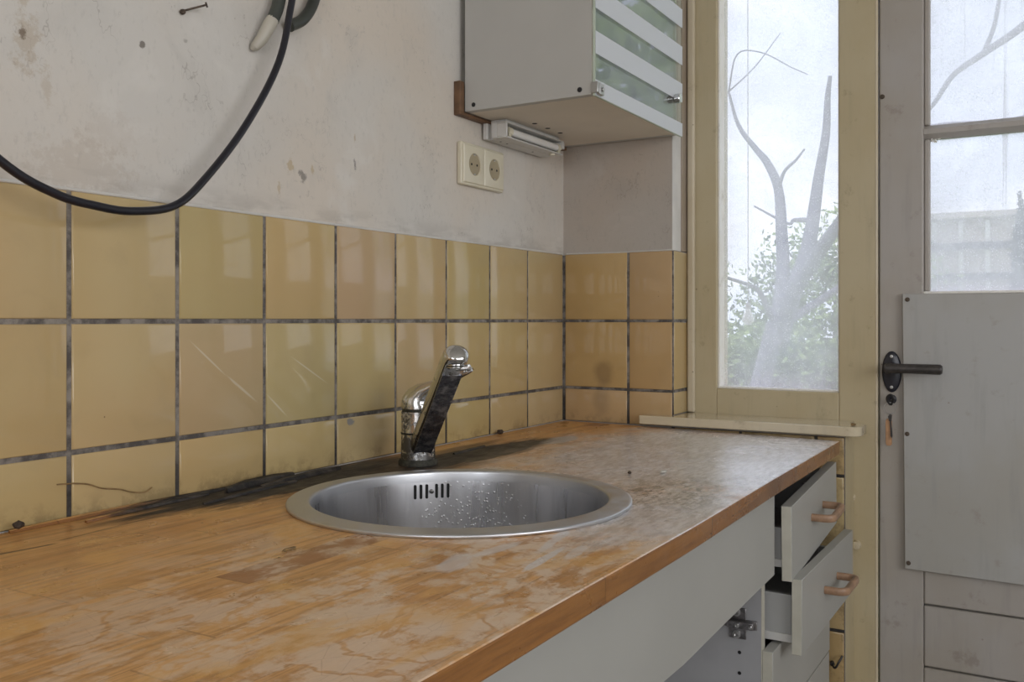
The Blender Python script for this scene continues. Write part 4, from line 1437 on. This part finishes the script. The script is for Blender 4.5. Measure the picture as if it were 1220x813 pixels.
shrub('garden_shrub', 'tall light green shrub behind the tree at left of the window view', 'shrub', [(6.5, 2.65, -.16), (6.5, 2.65, .8), (6.5, 2.65, 1.8)],
      [((6.5, 2.65, 1.1), (.75, .95, 1.3))], 12000, .035, [M['leafA'], M['leafB']], 11)
shrub('garden_shrub', 'mid green shrub low behind the fork of the tree', 'shrub', [(5.3, .75, -.16), (5.3, .75, .4), (5.3, .75, 1.0)],
      [((5.35, .90, .42), (.5, .72, .75))], 9000, .032, [M['leafB'], M['leafA']], 12)
shrub('garden_shrub', 'green shrub behind the right-hand branch of the tree', 'shrub', [(7.6, .95, -.16), (7.6, .95, .6), (7.6, .95, 1.4)],
      [((7.6, .95, .9), (.6, 1.15, 1.35))], 12000, .036, [M['leafA'], M['leafB']], 13)
shrub('leafy_tree', 'leafy bright green tree standing right of the garden', 'tree', [(6.6, -3.4, -.16), (6.6, -3.3, 2.0), (6.6, -3.2, 4.2)],
      [((6.6, -3.3, 4.0), (1.6, 1.4, 1.6)), ((7.4, -4.4, 3.3), (1.4, 1.3, 1.6)), ((6.2, -3.0, 3.2), (.8, .8, 1.2))], 700, .11, [M['leafD'], M['leafA']], 14)
shrub('narrow_conifer', 'slim dark blue-green conifer before the buff shed', 'conifer', [(7.25, -.68, -.16), (7.25, -.68, .9), (7.25, -.68, 2.1)],
      [((7.25, -.68, 1.35), (.10, .075, .85)), ((7.25, -.68, .6), (.14, .12, .75))], 2200, .03, [M['leafC'], M['leafC']], 15)
# background bare branches seen through the door
bt = thing('bare_tree', 'thin bare tree arching above the shed behind the door glass', 'tree')
mb = MB()
for pts, ra, rb in (([(6.2, -1.42, -.16), (6.24, -1.40, 1.5), (6.30, -1.36, 3.0), (6.34, -1.28, 3.65), (6.32,-1.11,3.74),(6.10,-0.73,3.36),(5.93,-0.46,3.14),(5.82,-0.27,2.98),(5.73,-0.12,2.73),(5.60, .12, 2.52)], .055, .010),
                    ([(5.94,-0.47,3.15),(5.98,-0.54,3.36),(6.01,-0.58,3.62),(6.03,-0.62,3.93)], .018, .012),
                    ([(5.60, .12, 2.52), (5.8, -.2, 2.62), (6.0, -.6, 2.64), (6.2, -1.0, 2.75)], .012, .006)):
    sp_ = smoothpath(pts, 5)
    n = len(sp_)
    mb.tube(sp_, [ra + (rb - ra) * i / (n - 1) for i in range(n)], 8)
mb.build('trunk', M['bark'], bt)
# buff boarded shed
sh = thing('garden_shed', 'low buff shed with two dark rails at the end of the garden', 'shed')
MB().box((9.2, -2.6, -.16), (10.6, .28, 2.22)).build('wall', M['shedwall'], sh)
MB().box((9.05, -2.7, 2.22), (10.8, .36, 2.29)).build('roof', M['shedwall'], sh, bevel=.01)
for zz in (1.89, 1.56, 1.22):
    MB().box((9.10, -2.6, zz), (9.129, .28, zz + .075)).build('rail', M['shedrail'], sh)
for k in range(6):
    MB().box((9.13, .20 - k * .26, -.16), (9.159, .245 - k * .26, 2.2)).build('drip_streak', M['rebate'], sh)  # white strips standing in for drip streaks on the door glass

# bulb, cord and bracket added beyond the window for a reflected bulb
bl = thing('reflection_bulb', 'pale bulb shape hung beyond the window pane for a bulb reflected in it', 'lamp')
bx_, by_, bz_ = .48, -.288, 1.134
MB().lathe([(.0005, -.016), (.009, -.0145), (.0145, -.007), (.0155, .001), (.0125, .011), (.008, .020), (.0068, .027)], (bx_, by_, bz_), 24).build('bulb', M['bulb'], bl)
MB().lathe([(.0072, .0272), (.0072, .038), (.004, .043)], (bx_, by_, bz_), 16).build('cap', M['lampwhite'], bl)
MB().tube([(bx_, by_, bz_ + .043), (bx_ - .003, by_, bz_ + .9), (bx_, by_, 2.45)], .0012, 6).build('cord', M['lampwhite'], bl)
MB().box((.171, by_ - .02, 2.45), (.56, by_ + .02, 2.48)).build('bracket', M['plywood'], bl)
